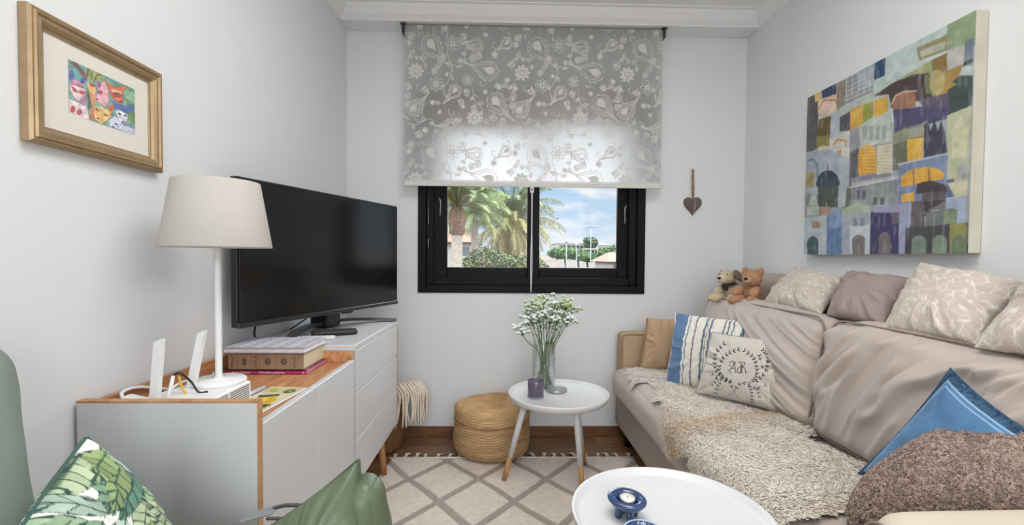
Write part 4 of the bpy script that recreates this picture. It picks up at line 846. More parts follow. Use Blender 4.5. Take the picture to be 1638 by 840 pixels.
# embroidered wreath
WQ = ((165, 68), (850, 95), (805, 780), (30, 585)); wc = Cv(420, 420, lin((206, 198, 186)), homog(WQ)); ik = lin((52, 54, 62))
for x in np.linspace(0, 420, 90): wc.poly([(x, 0), (x+1.3, 0), (x+1.3, 420), (x, 420)], lin((180, 170, 158)), .55, raw=True)
def sprig(P, n, sz, start=0):
    S_ = spline(P, 40); wc.stroke(S_, 1.5, ik, .8); d = np.gradient(S_, axis=0); idx = np.linspace(start, len(S_)-2, n).astype(int)
    for k, i in enumerate(idx):
        a = math.atan2(d[i][1], d[i][0])
        for s_ in (-1, 1):
            b_ = a+s_*.75; wc.ell(S_[i][0]+math.cos(b_)*sz*.8, S_[i][1]+math.sin(b_)*sz*.8, sz*.8, sz*.30, ik, b_)
sprig([(365, 470), (280, 420), (255, 350), (285, 270), (350, 215), (430, 185)], 12, 17); sprig([(555, 460), (600, 400), (598, 320), (560, 245), (480, 190)], 11, 17)
sprig([(320, 460), (240, 390), (215, 310), (225, 220), (290, 145)], 11, 17); sprig([(590, 460), (670, 390), (705, 300), (690, 220), (650, 180)], 10, 18); sprig([(660, 330), (630, 260), (622, 235)], 3, 15); sprig([(700, 280), (722, 235)], 2, 14)
sprig([(365, 520), (345, 470), (290, 460), (240, 440), (195, 405)], 6, 14); sprig([(262, 480), (230, 520), (205, 585)], 4, 15); sprig([(240, 450), (185, 500)], 3, 13)
sprig([(400, 530), (450, 480), (520, 490), (590, 525), (680, 490)], 7, 16); sprig([(525, 500), (545, 580), (530, 670)], 6, 16); sprig([(590, 525), (612, 600)], 3, 15)
for P in ([(365, 510), (378, 560), (350, 590), (315, 605)], [(400, 530), (380, 560), (392, 610), (415, 640)], [(330, 450), (365, 480)], [(555, 460), (480, 470), (440, 480)]): wc.stroke(spline(P, 16), 2.2, ik)
def qs(P, w=3.2): wc.stroke(spline(P, 14), w, ik)
for P in ([(350, 300), (372, 285), (392, 300), (404, 380)], [(392, 300), (372, 340), (350, 368), (335, 358)], [(362, 345), (400, 345)], [(404, 380), (414, 376)], [(345, 318), (358, 322)], [(404, 290), (398, 300)]): qs(P, 4.2)
for P in ([(428, 292), (446, 288), (452, 320), (450, 380), (430, 376)], [(440, 335), (425, 345), (418, 372)], [(452, 335), (480, 318), (490, 296), (474, 288), (462, 300)], [(470, 330), (492, 345), (496, 378), (512, 382)], [(428, 385), (468, 380)], [(462, 310), (462, 372)]): qs(P, 4.2)
wc.stroke([(350, 384), (366, 378), (372, 386)], 3, ik)
p2 = thing('throw_pillow', (.99, 1.86, .452), 'ribbed cream pillow embroidered with a black laurel wreath and letters', 'pillow', 'throw pillows on the sofa seat')
_, rg = pillow('cover', (.884, 1.880, .747), (1.083, 1.704, .745), (1.046, 1.655, .482), (.831, 1.902, .486), .10, m_cloth, p2, 210, 210, wr=.0045, seed=9, paint=lambda u, v: wc.at(u, v), back=lin((206, 198, 186)), pinch=.045)
piping_edge(rg, 'piping', M('grey_piping', (150, 148, 146), .9), p2, .003)
# mesh-print pillows along the top of the back cushions
def webbed(seed, base=(196, 182, 168)):
    cv = Cv(420, 300, lin(base)); r = np.random.default_rng(seed); pts = r.uniform(-10, 430, (420, 2))*[1, .73]
    for i, p in enumerate(pts):
        d = np.hypot(*(pts-p).T); 
        for j in np.argsort(d)[1:4]: cv.stroke([p, pts[j]+(pts[j]-p)*.5], 1.3, lin((226, 219, 209)), .8)
    return lambda u, v: cv.at(u, v)
spec_ = [(((1.335, 2.045, 1.022), (1.335, 1.735, .985), (1.185, 1.655, .850), (1.185, 2.035, .850)), .11, 'grey beige crackle print pillow nearest the teddy bears on top of the back cushions', 21, True),
         (((1.335, 1.728, 1.012), (1.335, 1.440, .994), (1.160, 1.352, .855), (1.165, 1.600, .855)), .10, 'plain mauve pillow between two crackle print pillows', 22, False),
         (((1.320, 1.405, 1.048), (1.320, 1.110, 1.000), (1.120, 1.040, .852), (1.120, 1.310, .850)), .11, 'large crackle print pillow right of the mauve pillow', 23, True),
         (((1.310, 1.085, 1.046), (1.310, .770, 1.030), (1.100, .730, .865), (1.095, 1.025, .852)), .11, 'crackle print pillow cut off by the right picture edge', 24, True)]
m_mauve = M('mauve_linen', (158, 138, 132), .9, bump=(260, .3, .001), var=(120, .05))
for (q, T_, lb, sd, pr) in spec_:
    c0 = np.mean(q, 0); t = thing('throw_pillow', (c0[0], c0[1], min(p[2] for p in q)), lb, 'pillow', 'pillows on top of the sofa back')
    if pr: pillow('cover', *q, T_, m_cloth, t, 220, 160, wr=.007, seed=sd, paint=webbed(sd), back=lin((196, 182, 168)), pinch=.07)
    else: pillow('cover', *q, T_, m_mauve, t, 70, 60, wr=.006, seed=sd, pinch=.05)
# denim pillow
def denim(u, v):
    c = np.ones(u.shape+(3,))*lin((84, 128, 172)); n = fbm(np.stack([u*9, v*9, u*0], -1), 4, 2); c *= (1+.16*n)[..., None]
    e = np.minimum(np.minimum(u, 1-u), np.minimum(v, 1-v)); k = e < .055; c[k] *= .40*(1+.5*vn(np.stack([u*60, v*60, u*0], -1), 5)[k])[:, None]
    for a in (.062, .085): c[(np.abs(e-a) < .0035)] = lin((150, 186, 214))
    cr_ = np.abs(fbm(np.stack([u*5+v*2, v*11-u*4, u*0], -1), 2, 8)); c[(cr_ < .03) & (e > .09)] *= 1.14
    return c
p3 = thing('throw_pillow', (1.02, .97, .452), 'washed blue denim pillow with stitched border standing behind the curly brown throw', 'pillow', 'throw pillows on the sofa seat')
pillow('cover', (1.000, .984, .816), (1.055, .795, .690), (.965, .945, .470), (.965, 1.195, .475), .095, m_cloth, p3, 150, 150, wr=.0012, seed=31, paint=denim, pinch=.08, flange=.07, back=lin((84, 128, 172)))

# ------------------------------------------------------------------ sheepskin throw on the seat
def inpoly(X, Y, P):
    r = np.zeros(X.shape, bool); P = np.asarray(P)
    for (ax, ay), (bx, by) in zip(P, np.roll(P, -1, 0)):
        if ay != by: r ^= ((ay > Y) != (by > Y)) & (X < (bx-ax)*(Y-ay)/(by-ay)+ax)
    return r
FP = np.array([(.66, 2.36), (.80, 2.44), (.92, 2.38), (1.00, 2.10), (1.06, 1.90), (1.10, 1.72), (1.10, 1.60), (1.045, 1.475), (.99, 1.46), (1.03, 1.36), (1.045, 1.25), (1.00, 1.12), (.94, 1.04), (.80, 1.02), (.70, .99), (.62, .98), (.575, 1.08), (.545, 1.20), (.565, 1.30), (.555, 1.38), (.60, 1.455), (.57, 1.50), (.53, 1.56), (.555, 1.66), (.63, 1.70), (.655, 1.80), (.645, 1.92), (.70, 2.02), (.70, 2.14), (.615, 2.10), (.635, 2.24)])
def fur_surf(s_, y, thick):
    """s_: distance across the seat; below the seat edge the skin hangs over the front"""
    edge = .668; over = np.maximum(edge-s_, 0); rr = .05
    a = np.minimum(over/rr, math.pi/2*.92); x = np.where(over > 0, edge-rr*np.sin(a)-np.maximum(over-rr*math.pi/2*.92, 0)*.12, s_); dz = np.where(over > 0, rr*(1-np.cos(a))+np.maximum(over-rr*math.pi/2*.92, 0), 0)
    gap = .018*np.exp(-((y-1.5125)/.02)**2)*0
    N_ = np.stack([-np.sin(a)*(over > 0), 0*a, np.where(over > 0, np.cos(a), 1)], -1)
    b = thick*(.55+.45*fbm(np.stack([s_*9, y*9, s_*0], -1), 3, 6))+.010*np.exp(-((y-1.56-.25*(s_-.8))/.05)**2)+.004
    P = np.stack([x, y, .458-dz-gap], -1)+N_*np.maximum(b, .003)[..., None]; return P, N_
fy, fs = np.meshgrid(np.linspace(.95, 2.46, 300), np.linspace(.50, 1.13, 130), indexing='ij')
ctr = fs; jit = .014*fbm(np.stack([fs*22, fy*22, fs*0], -1), 3, 13)
ins = inpoly(fs+jit, fy+jit[::-1], FP)
Pf, Nf = fur_surf(fs, fy, .014)
def furcol(s_, y, r_=None):
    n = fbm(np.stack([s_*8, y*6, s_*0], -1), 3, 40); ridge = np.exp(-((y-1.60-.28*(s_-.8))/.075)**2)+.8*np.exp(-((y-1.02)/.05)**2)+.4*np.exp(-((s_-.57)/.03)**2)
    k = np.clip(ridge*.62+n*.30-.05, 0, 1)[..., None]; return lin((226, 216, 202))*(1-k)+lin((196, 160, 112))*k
g4 = ins[:-1, :-1] & ins[1:, :-1] & ins[1:, 1:] & ins[:-1, 1:]
Fg = grid_faces(300, 130).reshape(299, 129, 4)[g4]; used = np.unique(Fg); rm = np.full(300*130, -1); rm[used] = np.arange(len(used))
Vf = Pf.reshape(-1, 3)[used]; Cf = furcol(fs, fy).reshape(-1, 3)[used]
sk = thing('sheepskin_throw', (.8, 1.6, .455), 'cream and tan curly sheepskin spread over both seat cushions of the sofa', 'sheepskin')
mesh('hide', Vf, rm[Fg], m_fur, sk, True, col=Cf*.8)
def tufts(name, P, N_, col, ln, w, m, parent, seed, curl=1.0, seg=4, lay=(0, 0, 0), kind=None, cvar=.22):
    r = np.random.default_rng(seed); n = len(P); T1 = r.normal(0, 1, (n, 3)); T1 += np.array(lay)*2; T1 -= N_*(T1*N_).sum(1)[:, None]; T1 /= np.linalg.norm(T1, axis=1)[:, None]+1e-9; T2 = np.cross(N_, T1)
    Ls = ln*r.uniform(.6, 1.3, n); ph = r.uniform(0, 6.28, n); rows = []; t = np.linspace(0, 1, seg+1)
    for k, tt in enumerate(t):
        th = ph*0+tt*2.4*curl; c_ = (T1*np.sin(th)[:, None]+N_*(.15+.9*np.sin(th*.9))[:, None]*.55+T2*((1-np.cos(th))*np.where(ph > 3, 1, -1)*.6)[:, None])*Ls[:, None]*.6
        ww = w*(1-tt*.55)*r.uniform(.9, 1.1, n); side = T2*np.cos(th)[:, None]-T1*np.sin(th)[:, None]*.5+N_*.2
        rows.append((P+c_-side*ww[:, None], P+c_+N_*ww[:, None]*.55, P+c_+side*ww[:, None]))
    V = np.stack([np.stack(rw, 1) for rw in rows], 1).reshape(-1, 3); base = np.arange(n)[:, None]*(3*(seg+1)); Fq = []
    for k in range(seg):
        for j in (0, 1): Fq.append(np.stack([base[:, 0]+3*k+j, base[:, 0]+3*k+j+1, base[:, 0]+3*k+4+j, base[:, 0]+3*k+3+j], -1))
    cc = np.repeat(np.clip(col*r.uniform(1-cvar, 1+cvar, (n, 1)), 0, 1), 3*(seg+1), 0)
    o = mesh(name, V, np.stack(Fq, 1).reshape(-1, 4), m, parent, True, col=cc); 
    if kind: o['kind'] = kind
    return o
nt_ = 30000; yy = rng.uniform(.95, 2.46, nt_*2); ss = rng.uniform(.50, 1.13, nt_*2); j1 = .014*fbm(np.stack([ss*22, yy*22, ss*0], -1), 3, 13); ok = inpoly(ss+j1, yy, FP)
yy, ss = yy[ok][:nt_], ss[ok][:nt_]; Pt, Nt = fur_surf(ss, yy, .014)
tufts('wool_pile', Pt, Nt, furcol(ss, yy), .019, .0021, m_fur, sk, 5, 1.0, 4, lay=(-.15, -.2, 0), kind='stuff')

# ------------------------------------------------------------------ curly brown throw over a tan cushion
tc_ = thing('seat_cushion_pad', (1.10, .89, .452), 'tan cushion lying beneath the curly brown throw beside the near sofa arm', 'cushion'); tc_.name = 'tan_cushion'
mesh('cover', *softbox_vf((1.13, .865, .555), (.36, .22, .15), .06, rotm(-.25, 0, .1), 24, (.01, .01, .02)), M('tan_leather', (176, 130, 84), .5), tc_)
bt = thing('boucle_throw', (1.02, .93, .452), 'curly brown boucle throw heaped at the near end of the sofa', 'throw')
def mound(th, q):
    ca, sa = np.cos(th), np.sin(th); cut = 1-.20*sm(.15, .9, -sa)*sm(-.35, .4, ca)           # near right rim is lifted
    q = q*cut; e = 2.6
    x = 1.115+.355*q*ca*(1+.04*np.sin(3*th)); y = .862+.20*q*sa*(1+.04*np.cos(4*th))*np.where(sa < 0, .62, 1)+.05*np.clip(-ca, 0, 1)*q
    h = .268*np.maximum(1-q**e, 0)**.50*(1+.14*ca*np.minimum(q*2, 1)); n = fbm(np.stack([x*9, y*9, x*0], -1), 3, 3)
    ruck = .012*np.sin((y-.5*x)*52+2*n)*sm(.1, .6, q)
    z = .459+h+(.010*n+ruck*.6)*sm(1.0, .7, q)*np.minimum(h/.05, 1); return np.stack([x, y, z], -1)
th, q = np.meshgrid(np.linspace(0, 2*np.pi, 161), np.linspace(0.001, 1, 70)**.8, indexing='ij'); Pm = mound(th, q)
inner = Pm.copy(); inner[..., 2] = np.maximum(inner[..., 2]-.018, .4565); 
V = np.vstack([Pm.reshape(-1, 3), inner.reshape(-1, 3)]); F1 = grid_faces(161, 70); F2 = grid_faces(161, 70, 161*70, True); i = np.arange(160); rimf = np.stack([i*70+69, (i+1)*70+69, (i+1)*70+69+161*70, i*70+69+161*70], -1)
mesh('backing', V, np.vstack([F1, F2, rimf]), m_fur, bt, True, col=np.tile(lin((92, 74, 66)), (len(V), 1)))
def mn(th, q):
    e = 1e-3; p = mound(th, q); a = mound(th+e, q)-p; b = mound(th, q-e)-p; n = np.cross(a, b); n /= np.linalg.norm(n, axis=1)[:, None]+1e-12; n[n[:, 2] < 0] *= -1; return p, n
n2 = 36000; th = rng.uniform(0, 6.283, n2); q = np.clip(rng.uniform(0, 1, n2)**.55, .01, .995); Pq, Nq = mn(th, q)
k = .5+.5*fbm(Pq*7, 2, 9)[:, None]; tufts('curly_pile', Pq, Nq, lin((142, 120, 110))*(1-k*.4)+lin((178, 152, 132))*k*.4, .0095, .0030, m_fur, bt, 6, 1.9, 6, kind='stuff', cvar=.45)

# ------------------------------------------------------------------ plush toys
def plush(name, lab, R, base, items, seed):
    t = thing(name, base, lab, 'soft toy', 'soft toys on the sofa back'); R = np.array(R); r = np.random.default_rng(seed)
    for nm, c, s_, rot, colr, fur in items:
        c = np.array(base)+R@np.array(c); Rr = R@rotm(*rot); V, Fc = blob_vf(c, s_, Rr, 18, min(s_)*.06, seed)
        col = lin(colr)
        if not fur: mesh(nm, V, Fc, m_blackp if nm in ('nose', 'eye') else M('ribbon_brown', colr, .5), t); continue
        o = mesh(nm, V, Fc, m_fur, t, True, col=np.tile(col, (len(V), 1)))
        n = int(2600*(s_[0]*s_[1]+s_[1]*s_[2]+s_[0]*s_[2])/.004); D = r.normal(0, 1, (n, 3)); D /= np.linalg.norm(D, axis=1)[:, None]; P = c+(D*s_)@Rr.T; Nn = (D/np.array(s_))@Rr.T; Nn /= np.linalg.norm(Nn, axis=1)[:, None]
        f = tufts('plush_pile', P, Nn, np.tile(col, (n, 1)), .0055, .0011, m_fur, o, seed+len(nm), .8, 2, kind='stuff')
cr_, tn, pk, br = (218, 200, 168), (200, 150, 108), (206, 158, 124), (146, 120, 92)
plush('teddy_bear', 'tan teddy bear slumped to the left, nearest the crackle print pillow', rotm(0, 0, math.radians(-150))*1.15, (1.195, 2.135, .846),
      [('body', (0, 0, .042), (.038, .036, .046), (0, 0, 0), tn, 1), ('head', (.022, .010, .105), (.037, .036, .034), (0, 0, 0), tn, 1), ('muzzle', (.058, .014, .098), (.019, .017, .015), (0, 0, 0), pk, 1), ('nose', (.076, .016, .103), (.006, .008, .006), (0, 0, 0), (20, 18, 16), 0),
       ('ear', (.012, .040, .132), (.014, .009, .014), (0, 0, 0), tn, 1), ('ear', (.012, -.026, .134), (.014, .009, .014), (0, 0, 0), tn, 1), ('eye', (.052, .024, .115), (.003, .003, .003), (0, 0, 0), (20, 18, 16), 0), ('eye', (.052, .002, .117), (.003, .003, .003), (0, 0, 0), (20, 18, 16), 0),
       ('arm', (.042, .034, .050), (.032, .017, .017), (0, .5, .3), tn, 1), ('arm', (.042, -.034, .052), (.032, .017, .017), (0, .5, -.2), tn, 1), ('leg', (.062, .038, .016), (.042, .020, .018), (0, .12, .4), tn, 1), ('leg', (.062, -.030, .016), (.042, .020, .018), (0, .12, -.2), tn, 1)], 3)
plush('plush_dog', 'cream plush dog with brown ears and dark ribbon sitting left of the tan teddy', rotm(0, 0, math.radians(-140))*1.15, (1.175, 2.290, .843),
      [('body', (0, 0, .042), (.040, .036, .044), (0, 0, 0), cr_, 1), ('head', (.026, -.012, .104), (.040, .033, .032), (0, 0, 0), cr_, 1), ('muzzle', (.066, -.014, .096), (.028, .020, .018), (0, 0, 0), (228, 214, 184), 1), ('nose', (.094, -.015, .102), (.006, .008, .006), (0, 0, 0), (20, 18, 16), 0),
       ('ear', (.018, .034, .112), (.020, .008, .028), (.5, .5, 0), br, 1), ('ear', (.014, -.048, .108), (.020, .008, .028), (-.5, .5, 0), br, 1), ('eye', (.058, .004, .118), (.003, .003, .003), (0, 0, 0), (20, 18, 16), 0), ('eye', (.058, -.028, .118), (.003, .003, .003), (0, 0, 0), (20, 18, 16), 0),
       ('ribbon', (.022, -.004, .075), (.032, .030, .006), (0, .2, 0), (52, 36, 28), 0), ('ribbon', (.056, -.004, .062), (.004, .014, .016), (0, .2, 0), (52, 36, 28), 0), ('arm', (.044, .032, .048), (.034, .016, .016), (0, .5, .2), pk, 1), ('arm', (.044, -.036, .048), (.034, .016, .016), (0, .5, -.2), cr_, 1),
       ('leg', (.066, .032, .016), (.046, .020, .018), (0, .1, .3), (222, 204, 170), 1), ('leg', (.066, -.036, .016), (.046, .020, .018), (0, .1, -.3), (224, 202, 160), 1)], 4)

# ------------------------------------------------------------------ canvas painting on the right wall
pa = thing('canvas_painting', (XR, 1.70, 1.43), 'large unframed canvas of abstract old town buildings and yellow arches on the right wall', 'painting')
PY0, PY1, PZ0, PZ1 = 1.322, 2.058, 1.076, 1.789
fixn(mesh('stretcher', box_vf(XR-.040, XR-.001, PY0, PY1, PZ0, PZ1, .002)[0], box_vf(XR-.040, XR-.001, PY0, PY1, PZ0, PZ1, .002)[1], M('canvas_edge', (206, 200, 180), .85, var=(12, .12)), pa, False))
cv = Cv(330, 320, lin((150, 158, 160)), homog(((38, 307), (560, 38), (533, 793), (35, 797))))
G = lambda *a: lin(a)
def A(P, *c, al=1.0): cv.poly(P, lin(c), al)
A([(38, 307), (560, 38), (560, 300), (38, 480)], 176, 188, 180)
A([(38, 307), (70, 290), (75, 460), (36, 500)], 92, 92, 94); A([(60, 296), (80, 286), (82, 312), (62, 320)], 226, 196, 120); A([(82, 285), (127, 262), (128, 300), (84, 308)], 50, 66, 104)
A([(75, 315), (128, 295), (132, 345), (75, 372)], 222, 190, 166); cv.ell(100, 335, 30, 26, lin((226, 196, 176))); cv.stroke([(72, 345), (90, 315), (125, 315), (138, 345)], 3.5, lin((196, 130, 96)))
A([(128, 262), (155, 248), (155, 330), (130, 345)], 140, 130, 110); A([(155, 248), (245, 202), (243, 290), (155, 330)], 142, 144, 150); A([(195, 230), (243, 208), (242, 270), (197, 285)], 168, 176, 190)
for i in range(5): cv.stroke([(160+i*18, 245-i*9), (160+i*18, 318-i*8)], 1.6, lin((206, 210, 214)), .7); cv.stroke([(158, 262+i*14), (243, 220+i*15)], 1.3, lin((206, 210, 214)), .6)
A([(247, 200), (279, 183), (278, 245), (246, 256)], 38, 74, 112); A([(245, 256), (280, 240), (280, 183), (470, 85), (470, 180), (245, 300)], 178, 196, 190); A([(470, 85), (560, 38), (556, 150), (470, 190)], 138, 160, 120)
A([(375, 155), (470, 115), (470, 165), (385, 195)], 150, 140, 92); A([(385, 165), (465, 135), (462, 160), (390, 185)], 176, 180, 160); A([(245, 300), (420, 195), (470, 180), (420, 240), (330, 255), (248, 305)], 154, 166, 108)
A([(420, 195), (470, 172), (470, 235), (425, 245)], 132, 106, 52); A([(470, 165), (525, 148), (522, 210), (470, 225)], 180, 176, 168); A([(525, 140), (553, 125), (550, 215), (520, 215)], 110, 124, 140); A([(522, 205), (550, 190), (550, 204), (522, 216)], 36, 38, 44)
A([(248, 305), (300, 265), (370, 238), (415, 235), (425, 310), (300, 345), (290, 300)], 74, 60, 62); A([(400, 240), (430, 240), (430, 300), (405, 300)], 110, 122, 84); A([(425, 245), (520, 210), (490, 290), (470, 340), (425, 310)], 164, 132, 66); cv.ell(440, 265, 24, 40, lin((176, 162, 104)))
cv.ell(338, 320, 38, 28, lin((158, 108, 84)), -.25); A([(300, 322), (375, 300), (372, 340), (305, 352)], 158, 108, 84); cv.stroke([(300, 330), (312, 305), (340, 292), (375, 292)], 2.5, lin((196, 176, 150)))
A([(470, 290), (550, 245), (545, 345), (478, 365)], 62, 76, 74); A([(485, 265), (510, 245), (545, 245), (548, 300)], 66, 82, 76)
A([(305, 350), (480, 330), (480, 378), (310, 422)], 78, 76, 112); A([(380, 320), (470, 300), (480, 345), (400, 345)], 96, 86, 108); 
A([(138, 370), (175, 350), (172, 412), (138, 415)], 84, 84, 96); A([(110, 365), (140, 355), (140, 420), (112, 440)], 176, 184, 196); A([(172, 345), (245, 318), (243, 370), (172, 418)], 214, 166, 62); A([(212, 330), (245, 320), (243, 372), (212, 388)], 150, 162, 60); A([(245, 318), (288, 306), (290, 355), (245, 372)], 218, 168, 62); A([(228, 340), (246, 335), (244, 365), (232, 372)], 160, 150, 60)
for i in range(7): cv.stroke([(176+i*5, 352-i), (180+i*5, 395-i*2)], 1.4, lin((236, 190, 84)), .7)
A([(75, 375), (112, 365), (110, 430), (70, 480)], 110, 88, 48); A([(70, 430), (110, 425), (106, 475), (68, 482)], 142, 132, 70); cv.ell(92, 470, 20, 12, lin((206, 196, 160)))
A([(108, 440), (170, 410), (172, 500), (112, 520)], 200, 202, 192); cv.stroke([(122, 455), (135, 440), (160, 445), (160, 460)], 4, lin((212, 142, 88))); A([(132, 475), (146, 472), (145, 496), (132, 500)], 204, 146, 96)
A([(38, 480), (110, 470), (170, 500), (175, 640), (36, 600)], 160, 172, 184); A([(172, 410), (300, 372), (302, 560), (172, 590)], 150, 152, 158)
A([(200, 395), (296, 370), (302, 450), (205, 465)], 180, 190, 178)
for x in (212, 232, 252, 272): A([(x, 402), (x+12, 398), (x+12, 440), (x, 444)], 150, 164, 158)
A([(172, 480), (200, 465), (200, 560), (172, 600)], 92, 96, 104); cv.ell(226, 500, 28, 46, lin((226, 170, 56))); A([(198, 500), (256, 500), (255, 545), (200, 552)], 222, 162, 52); A([(256, 460), (302, 455), (302, 545), (256, 555)], 196, 190, 156)
for i in range(8): cv.stroke([(202+i*2, 470+i*10), (252, 466+i*11)], 1.5, lin((244, 200, 100)), .75); cv.stroke([(258, 470+i*9), (300, 458+i*12)], 1.2, lin((224, 220, 200)), .7)
A([(303, 425), (350, 400), (352, 530), (303, 540)], 104, 110, 88); A([(348, 437), (398, 430), (396, 505), (350, 515)], 222, 172, 56); cv.stroke([(350, 440), (397, 434)], 2, lin((120, 96, 50)))
A([(300, 425), (410, 385), (410, 430), (303, 460)], 154, 162, 132, al=.6)
A([(400, 400), (412, 385), (420, 420), (432, 378), (442, 420), (452, 385), (464, 420), (472, 500), (400, 525)], 62, 64, 82)
A([(470, 370), (545, 340), (533, 600), (472, 600)], 178, 182, 148); A([(484, 420), (512, 372), (534, 415), (530, 500), (484, 505)], 196, 196, 160); A([(500, 530), (532, 520), (530, 565), (500, 570)], 160, 162, 158)
A([(322, 520), (472, 488), (470, 640), (322, 645)], 116, 134, 168); cv.ell(395, 562, 66, 32, lin((222, 168, 60)), -.12); A([(330, 565), (462, 545), (460, 578), (330, 592)], 218, 160, 52); A([(322, 592), (462, 566), (465, 600), (322, 615)], 112, 126, 162); A([(332, 612), (372, 606), (370, 634), (332, 638)], 222, 168, 62); cv.stroke([(368, 540), (370, 582)], 2.4, lin((140, 96, 50))); cv.stroke([(415, 535), (417, 572)], 2.4, lin((140, 96, 50)))
A([(470, 568), (492, 566), (492, 625), (470, 628)], 52, 72, 120); A([(472, 580), (532, 572), (530, 620), (494, 622)], 200, 194, 160)
A([(380, 580), (420, 570), (468, 585), (470, 605), (376, 612)], 72, 64, 70); A([(395, 608), (468, 604), (466, 640), (395, 642)], 96, 88, 94)
A([(176, 560), (300, 545), (322, 575), (320, 620), (176, 630)], 132, 132, 148); A([(180, 575), (310, 555), (312, 568), (182, 590)], 170, 168, 164); A([(225, 585), (312, 578), (312, 640), (225, 645)], 142, 150, 148)
for x in (246, 268): A([(x, 622), (x+12, 620), (x+12, 644), (x, 645)], 84, 92, 100)
for x in (196, 214): A([(x, 600), (x+8, 598), (x+8, 625), (x, 627)], 96, 94, 112)
A([(152, 600), (178, 585), (178, 645), (150, 655)], 104, 112, 92); A([(140, 500), (172, 500), (160, 650), (140, 650)], 172, 180, 190)
cv.stroke([(42, 505), (60, 500), (72, 520), (74, 580)], 4, lin((106, 128, 150))); A([(38, 540), (64, 538), (62, 588), (38, 588)], 160, 142, 92)
cv.ell(106, 572, 34, 36, lin((50, 70, 84)), 0, 1, math.pi, 2*math.pi); A([(74, 575), (140, 572), (136, 650), (78, 655)], 80, 88, 82); A([(68, 570), (142, 566), (142, 582), (70, 586)], 62, 82, 92); cv.stroke([(105, 540), (104, 520)], 3, lin((96, 84, 70)))
A([(36, 610), (76, 610), (76, 700), (36, 700)], 130, 140, 140); A([(46, 645), (54, 615), (62, 608), (70, 618), (78, 650)], 172, 186, 178); A([(42, 648), (80, 648), (78, 676), (42, 676)], 178, 188, 180); A([(80, 650), (114, 648), (112, 690), (80, 690)], 166, 140, 116)
A([(36, 680), (104, 676), (104, 795), (35, 797)], 176, 186, 196); cv.ell(72, 706, 14, 14, lin((160, 136, 112)), 0, 1, math.pi, 2*math.pi); A([(60, 704), (86, 704), (86, 716), (60, 716)], 160, 136, 112); cv.ell(62, 765, 18, 26, lin((66, 90, 90))); A([(46, 765), (80, 765), (80, 796), (46, 796)], 66, 90, 90)
A([(104, 680), (150, 660), (152, 795), (104, 796)], 90, 124, 168); A([(112, 665), (148, 660), (148, 712), (108, 716)], 128, 154, 192)
A([(150, 660), (195, 635), (238, 650), (238, 668), (150, 676)], 168, 184, 158); A([(150, 676), (238, 668), (236, 796), (152, 796)], 160, 166, 180); A([(176, 710), (234, 706), (236, 795), (176, 796)], 188, 196, 204)
for x in (186, 208): A([(x, 684), (x+14, 683), (x+14, 708), (x, 709)], 124, 134, 152)
cv.ell(203, 752, 20, 16, lin((122, 118, 118))); A([(184, 750), (222, 750), (222, 796), (184, 796)], 122, 118, 118)
A([(238, 668), (322, 650), (330, 700), (324, 796), (236, 796)], 66, 60, 104); cv.ell(262, 672, 18, 10, lin((72, 62, 108))); A([(300, 668), (326, 664), (326, 700), (304, 704)], 112, 96, 112); cv.ell(282, 748, 18, 20, lin((116, 106, 112))); A([(264, 748), (300, 748), (300, 796), (264, 796)], 116, 106, 112)
A([(250, 645), (365, 640), (362, 660), (330, 668), (248, 668)], 148, 150, 178); A([(325, 680), (364, 660), (362, 796), (325, 796)], 150, 160, 192)
A([(364, 636), (400, 632), (404, 716), (358, 720)], 96, 92, 96); A([(400, 636), (465, 630), (420, 665), (404, 680)], 74, 62, 70); A([(408, 668), (500, 655), (500, 708), (406, 712)], 108, 116, 112); A([(412, 662), (462, 636), (466, 660)], 118, 118, 122); A([(468, 625), (528, 618), (526, 700), (500, 700), (498, 660), (470, 655)], 156, 172, 200); A([(462, 665), (502, 660), (500, 706), (462, 706)], 124, 142, 110)
A([(346, 716), (533, 700), (533, 796), (344, 797)], 74, 74, 80); A([(478, 706), (528, 700), (528, 793), (478, 793)], 150, 146, 84)
for x, c_ in ((386, (118, 136, 124)), (448, (124, 142, 122)), (507, (110, 128, 98))): cv.ell(x, 762, 23, 24, lin(c_)); A([(x-22, 760), (x+22, 760), (x+22, 795), (x-22, 795)], *c_)
for P, w_ in (([(200, 465), (296, 440)], 2), ([(322, 520), (472, 488)], 3), ([(303, 350), (303, 560)], 2), ([(236, 668), (236, 795)], 3), ([(104, 640), (104, 795)], 2), ([(38, 480), (172, 450)], 2), ([(245, 300), (245, 370)], 1.5), ([(172, 590), (322, 560)], 3), ([(245, 256), (470, 168)], 2)): cv.stroke(P, w_, lin((196, 204, 212)), .6)
nb = fbm(np.stack([*np.meshgrid(np.arange(330)/14, np.arange(320)/9), np.zeros((320, 330))], -1), 3, 31); cv.a *= (1+.13*nb)[..., None]
k = fbm(np.stack([*np.meshgrid(np.arange(330)/5, np.arange(320)/22), np.zeros((320, 330))], -1), 2, 37); cv.a = cv.a*(1-.14*sm(.2, .8, k))[..., None]+(.14*sm(.2, .8, k))[..., None]*lin((206, 210, 204))
gu, gv = np.meshgrid(np.linspace(0, 1, 330), np.linspace(0, 1, 320), indexing='ij')
mesh('painted_face', np.stack([np.full_like(gu, XR-.0404), PY1+gu*(PY0-PY1), PZ1+gv*(PZ0-PZ1)], -1).reshape(-1, 3), grid_faces(330, 320, 0, True), m_paint, pa, False, col=cv.at(gu, gv).reshape(-1, 3))

